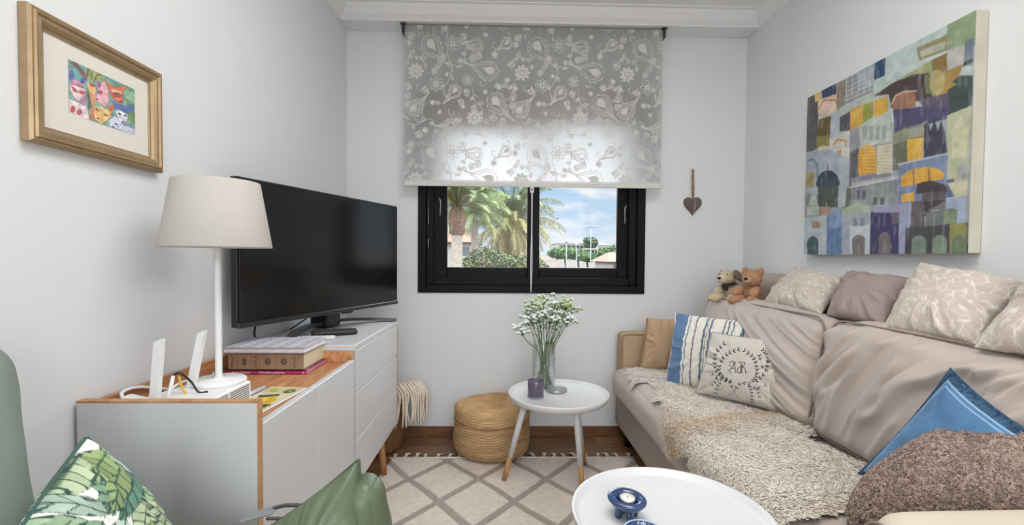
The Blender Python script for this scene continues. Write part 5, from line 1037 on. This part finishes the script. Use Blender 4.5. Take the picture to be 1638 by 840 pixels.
# ------------------------------------------------------------------ heart hanging on the back wall
ht = thing('hanging_heart', (1.117, YB, 1.37), 'small dark wooden heart hanging from a twine loop on the window wall', 'ornament')
t = np.linspace(0, 2*np.pi, 60)
def heart(s_, dx=0): return np.c_[1.117+dx+s_*16*np.sin(t)**3/17, 1.372+s_*(13*np.cos(t)-5*np.cos(2*t)-2*np.cos(3*t)-np.cos(4*t))/15.2]
H = heart(.056); inn = heart(.049); n = len(t); V = [(x, YB-.002, z) for x, z in H]+[(x, YB-.012, z) for x, z in H]+[(1.117+(x-1.117), YB-.017, z) for x, z in inn]
fixn(mesh('heart_body', V, [tuple(range(n-1))]+[(i, (i+1) % (n-1), n+(i+1) % (n-1), n+i) for i in range(n-1)]+[(n+i, n+(i+1) % (n-1), 2*n+(i+1) % (n-1), 2*n+i) for i in range(n-1)]+[tuple(2*n+i for i in range(n-1))], M('weathered_wood', (104, 92, 86), .8, var=(60, .25, (1, 1, .3))), ht, False))
o = mesh('metal_inlay', *tube_vf([(1.121, YB-.018, 1.405), (1.127, YB-.018, 1.385), (1.125, YB-.018, 1.350), (1.119, YB-.018, 1.322)], [.003, .007, .006, .002], 8, .4), M('pale_inlay', (176, 170, 162), .5, .3), ht); o['label'] = 'pale strip down the right lobe'
m_twine = M('twine', (156, 122, 90), .9, var=(300, .3)); P = spline([(1.117, YB-.012, 1.40), (1.112, YB-.012, 1.45), (1.110, YB-.012, 1.52), (1.113, YB-.012, 1.575), (1.118, YB-.012, 1.52), (1.121, YB-.012, 1.46), (1.119, YB-.012, 1.40)], 50); tube('twine_loop', P, .0035, m_twine, ht, 8)
for z in (1.565, 1.47, 1.442): mesh('twine_knot', *blob_vf((1.116, YB-.012, z), (.008, .007, .006), None, 8, .0015, 3), m_twine, ht)
mesh('nail', *tube_vf([(1.114, YB, 1.578), (1.114, YB-.018, 1.579)], .0025, 8), m_gun, ht)

# ------------------------------------------------------------------ rug
RX0, RX1, RY0, RY1 = -.572, .700, .86, 2.345
gx, gy = np.meshgrid(np.linspace(RX0, RX1, 300), np.linspace(RY0, RY1, 340), indexing='ij')
wob = .012*fbm(np.stack([gx*3, gy*3, gx*0], -1), 2, 2)
xw = gx+.006*np.sin(gy*17)*(np.abs(gx-.06) > .62)
a_ = (gx+.424+wob)/.325; b_ = (gy-2.121+wob)/.40
d1 = np.abs((a_+b_+.5) % 1-.5); d2 = np.abs((a_-b_+.5) % 1-.5); dd = np.minimum(d1, d2); ln_ = sm(.074, .060, dd)
st = .9+.1*np.sign(np.sin(gx*700)); base = lin((216, 203, 190))*(1+.06*fbm(np.stack([gx*60, gy*60, gx*0], -1), 2, 5))[..., None]
blotch = 1+.05*fbm(np.stack([gx*2.5, gy*2.5, gx*0], -1), 2, 15)
colr = base*(1-ln_[..., None])+(lin((176, 161, 149))*st[..., None])*ln_[..., None]; colr = colr*blotch[..., None]
zz = .0125-.0035*ln_+.0012*fbm(np.stack([gx*90, gy*90, gx*0], -1), 2, 25); ed = np.minimum(np.minimum(gx-RX0, RX1-gx), np.minimum(gy-RY0, RY1-gy)); zz = np.where(ed < .004, .002, zz)
rug = thing('area_rug', (.06, 1.6, 0), 'cream flatweave rug with taupe diamond lattice and tasselled far edge on the wooden floor', 'rug')
o = mesh('woven_field', np.stack([xw, gy, zz], -1).reshape(-1, 3), grid_faces(300, 340), M('rug_wool', attr=True, rough=.95, var=(500, .12), bump=(600, .6, .002), spec=.05), rug, True, col=colr.reshape(-1, 3))
tube('hem_cord', [(RX0, RY1, .010), (RX1, RY1, .010)], .006, m_cotton, rug, 8)
m_tass = M('tassel_cotton', (222, 208, 188), .95); base_t = None
def tassel():
    mb = MB(); r = np.random.default_rng(2); mb.add(*blob_vf((0, .026, .010), (.0075, .007, .006), None, 8, .001, 3))
    for k in range(2): mb.add(*tube_vf([((k-.5)*.014, .0, .008), ((k-.5)*.008, .014, .010), (0, .024, .010)], .0032, 6))
    for k in range(9):
        a = (k-4)*.24+r.uniform(-.05, .05); mb.add(*tube_vf([(0, .028, .010), (math.sin(a)*.008, .036+.003*math.cos(a), .012), (math.sin(a)*.017, .034+.022*math.cos(a), .004+r.uniform(0, .004))], [.0022, .0024, .0018], 5))
    return mb
tb = tassel()
for i in range(23):
    x = RX0+.02+i*(RX1-RX0-.04)/22+rng.uniform(-.005, .005)
    if i == 0: o0 = mesh('tassel', np.vstack(tb.V), tb.F, m_tass, None); o = o0
    else: o = o0.copy(); C.objects.link(o)
    o.parent = rug; o.location = (x-.06, RY1+.004-1.6, 0); o.rotation_euler = (0, 0, rng.uniform(-.35, .35)); s_ = rng.uniform(1.0, 1.35); o.scale = (s_*rng.choice([-1, 1]), s_, 1)

# ------------------------------------------------------------------ woven jute pouf
PC = (-.047, 2.440, 0)
def pouf_prof():
    key = spline([(.165, .012), (.195, .040), (.203, .085), (.200, .130), (.196, .165), (.188, .186), (.197, .200), (.200, .225), (.192, .248), (.165, .264), (.11, .262), (.06, .254), (0.002, .250)], 420)
    return key
pp = pouf_prof(); seg = np.concatenate([[0], np.cumsum(np.hypot(*np.diff(pp, axis=0).T))]); S_ = np.linspace(0, seg[-1], 520); pp = np.c_[np.interp(S_, seg, pp[:, 0]), np.interp(S_, seg, pp[:, 1])]
tg = np.gradient(pp, axis=0); tg /= np.linalg.norm(tg, axis=1)[:, None]; nn = np.c_[tg[:, 1], -tg[:, 0]]
def pfun(r, z, th):
    k = (S_[:, None]/.0125); rope = np.abs(np.sin(np.pi*k))**.6; br_ = np.sin(th*96+np.floor(k)*1.7+np.sin(k*6.28)*1.2)
    d = .0046*rope+.0016*br_*rope; wv_ = fbm(np.stack([np.cos(th)*1.6+0*r, np.sin(th)*1.6+0*r, z*9], -1), 3, 5)
    R_ = r*(1+.035*wv_)+nn[:, :1]*d; Z_ = z+nn[:, 1:]*d+.010*wv_*(z > .05)-.014*np.exp(-(((r*np.cos(th)-.04)/.07)**2+((r*np.sin(th)+.05)/.06)**2))*(z > .22)
    return np.maximum(R_, .0005), np.maximum(Z_, .008)
colj = None
pouf = thing('jute_pouf', PC, 'round woven jute pouf with folded rim standing on the rug below the window', 'pouf')
V, Fc = lathe_vf(pp, (PC[0], PC[1], .006), 288, 0, pfun); V[:, 0] += (V[:, 2]-.18)*.10*(V[:, 2] > .18); 
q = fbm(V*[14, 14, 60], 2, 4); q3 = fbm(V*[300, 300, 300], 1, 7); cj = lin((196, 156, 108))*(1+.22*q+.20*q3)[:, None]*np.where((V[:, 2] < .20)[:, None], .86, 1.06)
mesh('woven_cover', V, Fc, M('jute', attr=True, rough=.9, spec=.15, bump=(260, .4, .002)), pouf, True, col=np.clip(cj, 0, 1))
mesh('rim_fold', *tube_vf([(PC[0]+.199*math.cos(a)+.0, PC[1]+.199*math.sin(a), .196+.006*math.sin(3*a)) for a in np.linspace(0, 2*np.pi, 80)], .0055, 8, cap=False), M('jute_cord', (170, 126, 76), .9, var=(200, .3)), pouf)

# ------------------------------------------------------------------ tables
def round_table(c, r, z, lab, feet, attach, lr=(.015, .011), lip=.018):
    t = thing('side_table', (c[0], c[1], 0), lab, 'table'); m_t = m_white2
    lathe('tabletop', [(0, z-.026), (r-.035, z-.026), (r-.012, z-.022), (r-.003, z-.008), (r, z-.002+lip*.4), (r-.0015, z+lip*.4+.002), (r-.007, z+lip*.4), (r-.012, z-.004), (r-.020, z-.008), (0, z-.008)], (c[0], c[1], 0), m_t, t, 128)
    for f, a in zip(feet, attach):
        f, a = np.array(f, float), np.array(a, float); sp_ = f+(a-f)*.30
        lg = mesh('leg', *tube_vf([a, sp_], [lr[0], lr[0]*.84], 24), m_t, t)
        o = mesh('oak_tip', *tube_vf([sp_, f], [lr[0]*.84, lr[1]], 24), m_oakleg, lg); o['label'] = 'bare oak lower end of the leg'
    return t
m_white2 = M('table_white', (212, 212, 211), .38)
round_table((.268, 2.085), .232, .4255, 'small white round side table with oak tipped legs holding the flower vase', [(.018, 2.104, .0125), (.368, 1.99, .0125), (.426, 2.262, .0125)], [(.115, 2.05, .405), (.335, 2.01, .405), (.36, 2.17, .405)])
round_table((.378, .984), .2175, .4835, 'round white coffee table with raised rim in the foreground', [(.20, .88, .0125), (.55, .86, .0125), (.38, 1.17, .0125)], [(.30, .94, .462), (.45, .93, .462), (.38, 1.07, .462)])
TZ = .4175; CZ = .4755
m_dw = M('purple_glass', (92, 80, 104), .12, spec=.6)
t = thing('candle_holder', (.160, 2.055, TZ), 'smoky purple glass tumbler candle holder on the small side table', 'candle holder')
lathe('tumbler', [(0, TZ), (.033, TZ), (.036, TZ+.003), (.037, TZ+.078), (.0355, TZ+.080), (.034, TZ+.078), (.033, TZ+.012), (0, TZ+.012)], (.160, 2.055, 0), m_dw, t, 48)
lathe('glass_foot', [(0, TZ-.0), (.0372, TZ), (.0378, TZ+.006), (.0372, TZ+.008)], (.160, 2.055, 0), M('clear_foot', (150, 150, 160), .1), t, 48)
t = thing('round_coaster', (.266, 2.150, TZ), 'round grey metal disc lid lying beside the vase on the side table', 'lid')
lathe('disc', [(0, TZ), (.046, TZ), (.050, TZ+.004), (.0505, TZ+.011), (.049, TZ+.013), (.047, TZ+.0125), (0, TZ+.0115)], (.266, 2.150, 0), M('pewter', (170, 172, 170), .32, .7), t, 64)
mesh('rim_band', *tube_vf([(.266+.0485*math.cos(a), 2.15+.0485*math.sin(a), TZ+.0125) for a in np.linspace(0, 6.2832, 60)], .0012, 6, cap=False), m_metal, t)
VC = (.212, 2.236)
vs = thing('glass_vase', (*VC, TZ), 'tall clear glass cylinder vase on the side table holding white flowers', 'vase')
lathe('vase_body', [(0, TZ), (.056, TZ), (.058, TZ+.003), (.058, TZ+.218), (.0575, TZ+.220), (.0555, TZ+.219), (.055, TZ+.012), (.052, TZ+.009), (0, TZ+.009)], (*VC, 0), m_vase, vs, 72)
wm = glass('water', (.95, .965, .955), .03, edge=.1); lathe('water', [(0, TZ+.010), (.0535, TZ+.010), (.0535, TZ+.060), (0, TZ+.060)], (*VC, 0), wm, vs, 48)
# flower stems, each one a thing
m_st = M('stem_green', (92, 118, 66), .6); m_blm = M('blossom', attr=True, rough=.8)
heads = [(.150, .770, 'w'), (.245, .800, 'w'), (.075, .715, 'w'), (.108, .760, 'w'), (.112, .792, 'w'), (.128, .835, 'g'), (.150, .805, 'g'), (.168, .765, 'w'), (.190, .850, 'g'), (.205, .785, 'w'), (.222, .745, 'w'), (.232, .826, 'w'), (.252, .770, 'w'), (.272, .850, 'g'), (.282, .800, 'g'), (.298, .832, 'g'), (.305, .775, 'w'), (.330, .800, 'g'), (.318, .745, 'w'), (.135, .745, 'w'), (.180, .720, 'w'), (.262, .730, 'w')]
for k, (hx, hz, kd) in enumerate(heads):
    hx += .022
    r = np.random.default_rng(100+k); hy = 2.225+r.uniform(-.07, .07); ang = k*2.4; bx, by = VC[0]+.036*math.cos(ang)-.35*(hx-VC[0])*.3, VC[1]+.036*math.sin(ang); bz = TZ+.012
    nk_x, nk_y = VC[0]+(hx-VC[0])*.22+r.uniform(-.012, .012), VC[1]+r.uniform(-.02, .02)
    t = thing('flower_stem', (bx, by, bz), 'white statice stem arching furthest left out of the glass vase' if k == 2 else 'greenish statice stem leaning furthest right out of the glass vase' if k == 17 else 'white statice stem in the glass vase' if kd == 'w' else 'greenish white statice stem in the glass vase', 'flower', 'white statice stems' if kd == 'w' else 'greenish statice stems')
    P = spline([(bx, by, bz), (nk_x, nk_y, TZ+.16), (VC[0]+(hx-VC[0])*.72, VC[1]+(hy-VC[1])*.7, hz-.07), (hx, hy, hz-.015)], 24); tube('stalk', P, [.0024, .0020, .0016], m_st, t, 7)
    mb = MB(); mg = MB(); top = P[-1]
    nb_ = 14
    for j in range(nb_):
        d = r.normal(0, 1, 3)*[.019, .019, .014]+[0, 0, .010]; c_ = top+d; mg.add(*tube_vf([P[-3]+[0, 0, -.006*(j % 3)], (P[-3]+c_)/2+[0, 0, -.004], c_], .0011, 5)); 
        cg = lin((126, 158, 70))*r.uniform(.8, 1.2); mb.add(*blob_vf(c_-[0, 0, .003], (.0055, .0055, .006), None, 6), col=cg)
        for q_ in range(6 if kd == 'w' else 4):
            e_ = r.normal(0, 1, 3); e_ /= np.linalg.norm(e_); e_[2] = abs(e_[2])*.8; p_ = c_+e_*.0065; cw = lin((236, 240, 238)) if (kd == 'w' or q_ % 2) else lin((206, 220, 140)); mb.add(*blob_vf(p_, (.0062, .0062, .0048), None, 5), col=cw*r.uniform(.9, 1.05))
    mg.build('stalklets', m_st, t); o = mb.build('blossoms', m_blm, t, colored=True)
    for j in range(2):
        s_ = P[10+4*j]; a = r.uniform(0, 6.28); e_ = s_+np.array([math.cos(a)*.012, math.sin(a)*.012, .022]); mesh('leaf', [s_, s_+[.0025, .001, .012], e_, s_+[-.0025, .001, .012]], [(0, 1, 2, 3)], m_st, t)
# blue glazed tealight holders
m_blue = M('cobalt_glaze', (34, 62, 112), .2, coat=.6, var=(26, .35), spec=.6); m_wax = M('wax', (226, 222, 212), .5)
def holder(c, rz, lab, tilt=.10, full=True):
    t = thing('tealight_holder', (c[0], c[1], CZ), lab, 'candle holder'); R = rotm(tilt, .05, rz)
    def L_(name, prof, m, sc=(1, 1, 1), off=(0, 0, 0), parent=t):
        V, Fc = lathe_vf(prof, (0, 0, 0), 56); V = (V*sc+off)@R.T+[c[0], c[1], CZ+.026]; return mesh(name, V, Fc, m, parent, True)
    L_('bowl', [(0, -.006), (.020, -.005), (.033, .002), (.040, .012), (.0405, .017), (.037, .0205), (.029, .020), (.0225, .017), (.020, .010), (.018, .004), (0, .003)], m_blue, (1.06, .90, 1))
    L_('spout', [(0, 0), (.006, 0), (.0065, .004), (.003, .006), (0, .0065)], m_blue, off=(.031, .004, .017))
    o = L_('tealight', [(0, .005), (.0165, .005), (.0175, .017), (.0168, .018), (.0155, .0165), (0, .0160)], M('tea_cup', (190, 190, 188), .3, .8), off=(.001, .001, .001)); L_('wax_disc', [(0, .0168), (.0155, .0168), (.0155, .0175), (0, .0180)], m_wax, off=(.001, .001, .001), parent=o); L_('wick', [(.0008, .017), (.0008, .023), (0, .023)], m_blackp, off=(.001, -.002, .001), parent=o)
    for k in range(4):
        a = k*1.571+.5; V, Fc = lathe_vf([(0, -.0265), (.006, -.0265), (.0085, -.021), (.0085, -.010), (.006, -.002)], (0, 0, 0), 20); mesh('foot', V*[1, 1, 1]+[c[0]+.019*math.cos(a+rz), c[1]+.019*math.sin(a+rz), CZ+.0265], Fc, m_blue, t)
    return t
holder((.283, .995), -.35, 'oval cobalt blue tealight holder on small feet, the far one on the coffee table')
c = (.288, .893); t = thing('blue_dish', (*c, CZ), 'ribbed blue glass dish at the bottom picture edge on the coffee table', 'dish')
lathe('dish', [(0, CZ), (.022, CZ), (.030, CZ+.008), (.037, CZ+.026), (.0375, CZ+.030), (.0355, CZ+.030), (.028, CZ+.012), (.020, CZ+.006), (0, CZ+.006)], (*c, 0), m_blue, t, 96, rfun=lambda r, z, th: (r*(1+.012*np.sin(th*24)), z)); lathe('rim_band', [(.0385, CZ+.0295), (.0385, CZ+.0315), (.036, CZ+.0325), (.0345, CZ+.0305)], (*c, 0), M('rim_pale', (150, 176, 204), .2), t, 64)

# ------------------------------------------------------------------ basket with fringed blanket behind the sideboard
bs = thing('wicker_basket', (-.675, 2.49, 0), 'brown woven basket standing behind the far end of the sideboard', 'basket')
def bf(r, z, th): return r+.0022*np.sin(th*40+np.floor(z/.012)*math.pi)+.0015*np.sin(z*520), z
lathe('basket_body', [(0.001, .004), (.10, .004), (.124, .012)]+[(.124+.018*math.sin(t_*math.pi)+.002, .012+.24*t_) for t_ in np.linspace(0.02, 1, 60)]+[(.12, .252), (.112, .20), (.11, .02), (0.001, .012)], (-.675, 2.49, 0), M('wicker_brown', (132, 88, 46), .7, var=(50, .35), bump=(90, .8, .004)), bs, 120, rfun=bf)
mesh('basket_rim', *tube_vf([(-.675+.124*math.cos(a), 2.49+.124*math.sin(a), .256) for a in np.linspace(0, 6.2832, 60)], .007, 8, cap=False), M('wicker_rim', (122, 80, 42), .7, var=(120, .3)), bs)
bl = thing('fringed_blanket', (-.60, 2.48, .25), 'cream knitted blanket with long thick fringe spilling out of the basket', 'blanket')
m_knit = M('knit_cream', (214, 198, 172), .95, var=(120, .12), bump=(160, .7, .003))
def bsurf(u, v):      # u around the fold, v from inside to the drop
    a = -1.9+u*2.9; R0 = .135+.05*np.sin(v*2.2)
    x = -.62+np.cos(a)*(R0*.95)+.05*v; y = 2.49+np.sin(a)*R0*.62; z = .375-.03*(u-.45)**2*4-.20*v**2*(.75+.5*u*(1-u))+.02*np.sin(v*3.14); return np.stack([x, y, z], -1)
u, v = np.meshgrid(np.linspace(0, 1, 60), np.linspace(-.75, .62, 50), indexing='ij'); P = bsurf(u, v)+.004*fbm(np.stack([u*9, v*7, u*0], -1), 2, 3)[..., None]
mesh('knitted_body', np.vstack([P.reshape(-1, 3), P.reshape(-1, 3)-[.008, -.001, .006]]), np.vstack([grid_faces(60, 50), grid_faces(60, 50, 3000, True)]), m_knit, bl)
E1 = [bsurf(np.array(q_), np.array(.62)) for q_ in np.linspace(0, 1, 10)]
tube('selvedge', spline(E1, 40), .007, m_knit, bl, 8)
m_frg = M('fringe_wool', (222, 208, 186), .95, var=(200, .15, (1, 1, .3)), bump=(300, .5, .002))
for k in range(30):
    r = np.random.default_rng(300+k); q_ = k/29; s0 = bsurf(np.array(q_), np.array(.05+.10*(k % 3))); s1 = bsurf(np.array(q_*.9+.03), np.array(.60)); L_ = .15-.08*q_+.05*math.sin(q_*3.1)+r.uniform(-.02, .02)
    tube('fringe_strand', [s0+[.004, -.004, .006], s1+[.010, -.008, .004], s1+[.012+r.uniform(-.008, .01), -.012, -L_*.5], s1+[.008+r.uniform(-.012, .012), -.012, -min(L_, s1[2]-.02)]], [.0062, .006, .0055, .0035], m_frg, bl, 7, 16)

# ------------------------------------------------------------------ green armchair in the near left corner
m_grn = M('green_leather', (92, 108, 78), .40, var=(4, .06), bump=(180, .25, .001), spec=.5); m_gry = M('green_grey_fabric', (132, 146, 136), .7, var=(5, .05), bump=(320, .25, .001)); m_gseam = M('green_seam', (62, 78, 56), .6)
ac = thing('armchair', (-.55, .50, 0), 'sage green reclining armchair in the near left corner in front of the sideboard', 'armchair')
def lump(sd, a=.008): 
    def f(V, h): V = V.copy(); V += (V/np.linalg.norm(V, axis=1)[:, None])*(a*fbm(V*7+sd, 3, sd))[:, None]; return V
    return f
softbox('backrest', (-.792, .48, .712), (.140, .53, .43), .065, m_gry, ac, rotm(0, -.13, 0), 50, (.012, .004, .03), lump(3))
softbox('lumbar_roll', (-.772, .49, .545), (.165, .52, .20), .08, m_gry, ac, rotm(0, -.05, 0), 44, (.015, .006, .01), lump(5, .010))
softbox('seat', (-.55, .45, .36), (.46, .50, .20), .06, m_grn, ac, None, 30, (.01, .01, .02), lump(7))
mesh('base', *softbox_vf((-.56, .47, .16), (.52, .52, .22), .03, None, 12), m_grn, ac)
softbox('armrest', (-.60, .790, .39), (.44, .07, .34), .033, m_grn, ac, None, 30, (.0, .006, .004), lump(9, .004))
for x, y in ((-.78, .26), (-.34, .26), (-.78, .70), (-.34, .70)): mesh('foot', *tube_vf([(x, y, 0), (x, y, .06)], .02, 12), m_blackp, ac)
V, Fc = box_vf(-.46, -.400, .800, .828, .586, .591, .002); V = np.array(V); V[:, 2] += (V[:, 0]+.43)*.28; fixn(mesh('strap', V, Fc, M('grey_webbing', (132, 134, 136), .8, bump=(700, .6, .001)), ac, False))
tube('wire_handle', [(-.405, .815, .598), (-.38, .81, .606), (-.345, .80, .608), (-.33, .79, .59)], .0035, m_gun, ac, 8, 20); tube('wire_handle', [(-.41, .80, .588), (-.38, .795, .590), (-.35, .78, .592)], .003, m_gun, ac, 8, 16)
pc_, rg = pillow('headrest_pad', (-.448, .79, .548), (-.251, .805, .690), (-.190, .73, .47), (-.36, .66, .42), .13, m_grn, ac, 80, 80, wr=.0035, seed=6, pinch=.06, p=2.6)
piping_edge(rg, 'pad_seam', m_gseam, ac, .003)
softbox('pad_side', (-.232, .80, .56), (.06, .085, .20), .03, m_grn, ac, rotm(0, -.10, 0), 24, (.004, .004, .004), lump(4, .006))
# leaf print pillow
LQ = Cv(300, 300, lin((232, 230, 220))); r = np.random.default_rng(12); dk = lin((52, 84, 74))
def leafp(cx, cy, l, w, ang, c1, n=6):
    ca, sa = math.cos(ang), math.sin(ang); tl = np.linspace(0, 1, 14)
    def T_(a, b): return (cx+ca*a-sa*b, cy+sa*a+ca*b)
    up_ = [T_(l*t, w*math.sin(math.pi*t**.8)) for t in tl]; dn_ = [T_(l*t, -w*math.sin(math.pi*t**.8)) for t in tl[::-1]]
    LQ.poly(up_+dn_, dk)
    for k in range(n):
        for s_ in (-1, 1):
            t0 = (k+.15)/n*.9; t1 = t0+.9/n*.86; ww = w*math.sin(math.pi*min(t1, .98)**.8); P = [T_(l*t0, s_*1.2), T_(l*(t0+.10), s_*ww*.93), T_(l*(t1+.10), s_*ww*.9), T_(l*t1, s_*1.2)]
            LQ.poly(P, c1*r.uniform(.8, 1.25)); 
    LQ.stroke([T_(0, 0), T_(l, 0)], 2.2, dk)
lc = [lin((150, 178, 140)), lin((120, 152, 120)), lin((176, 192, 150)), lin((96, 136, 118)), lin((140, 160, 104)), lin((168, 190, 172))]
for k in range(64):
    leafp(r.uniform(-30, 290), r.uniform(-20, 300), r.uniform(90, 150), r.uniform(20, 32), r.choice([.5, 1.0, 1.4, 2.2, 2.6, -.3])+r.uniform(-.2, .2), lc[k % 6])
    if k in (40, 52): LQ.ell(r.uniform(60, 260), r.uniform(80, 260), 38, 24, lin((234, 232, 224)), r.uniform(0, 3))
lpw = thing('leaf_pillow', (-.60, .70, .48), 'white pillow printed with green tropical leaves on the green armchair', 'pillow')
_, rg = pillow('cover', (-.652, .725, .762), (-.545, .800, .500), (-.536, .655, .407), (-.633, .580, .659), .15, m_cloth, lpw, 170, 170, wr=.006, seed=14, paint=lambda u, v: LQ.at(u, v), pinch=-.02, p=2.4)
piping_edge(rg, 'piping', M('dark_green_piping', (60, 96, 86), .8), lpw, .0032)
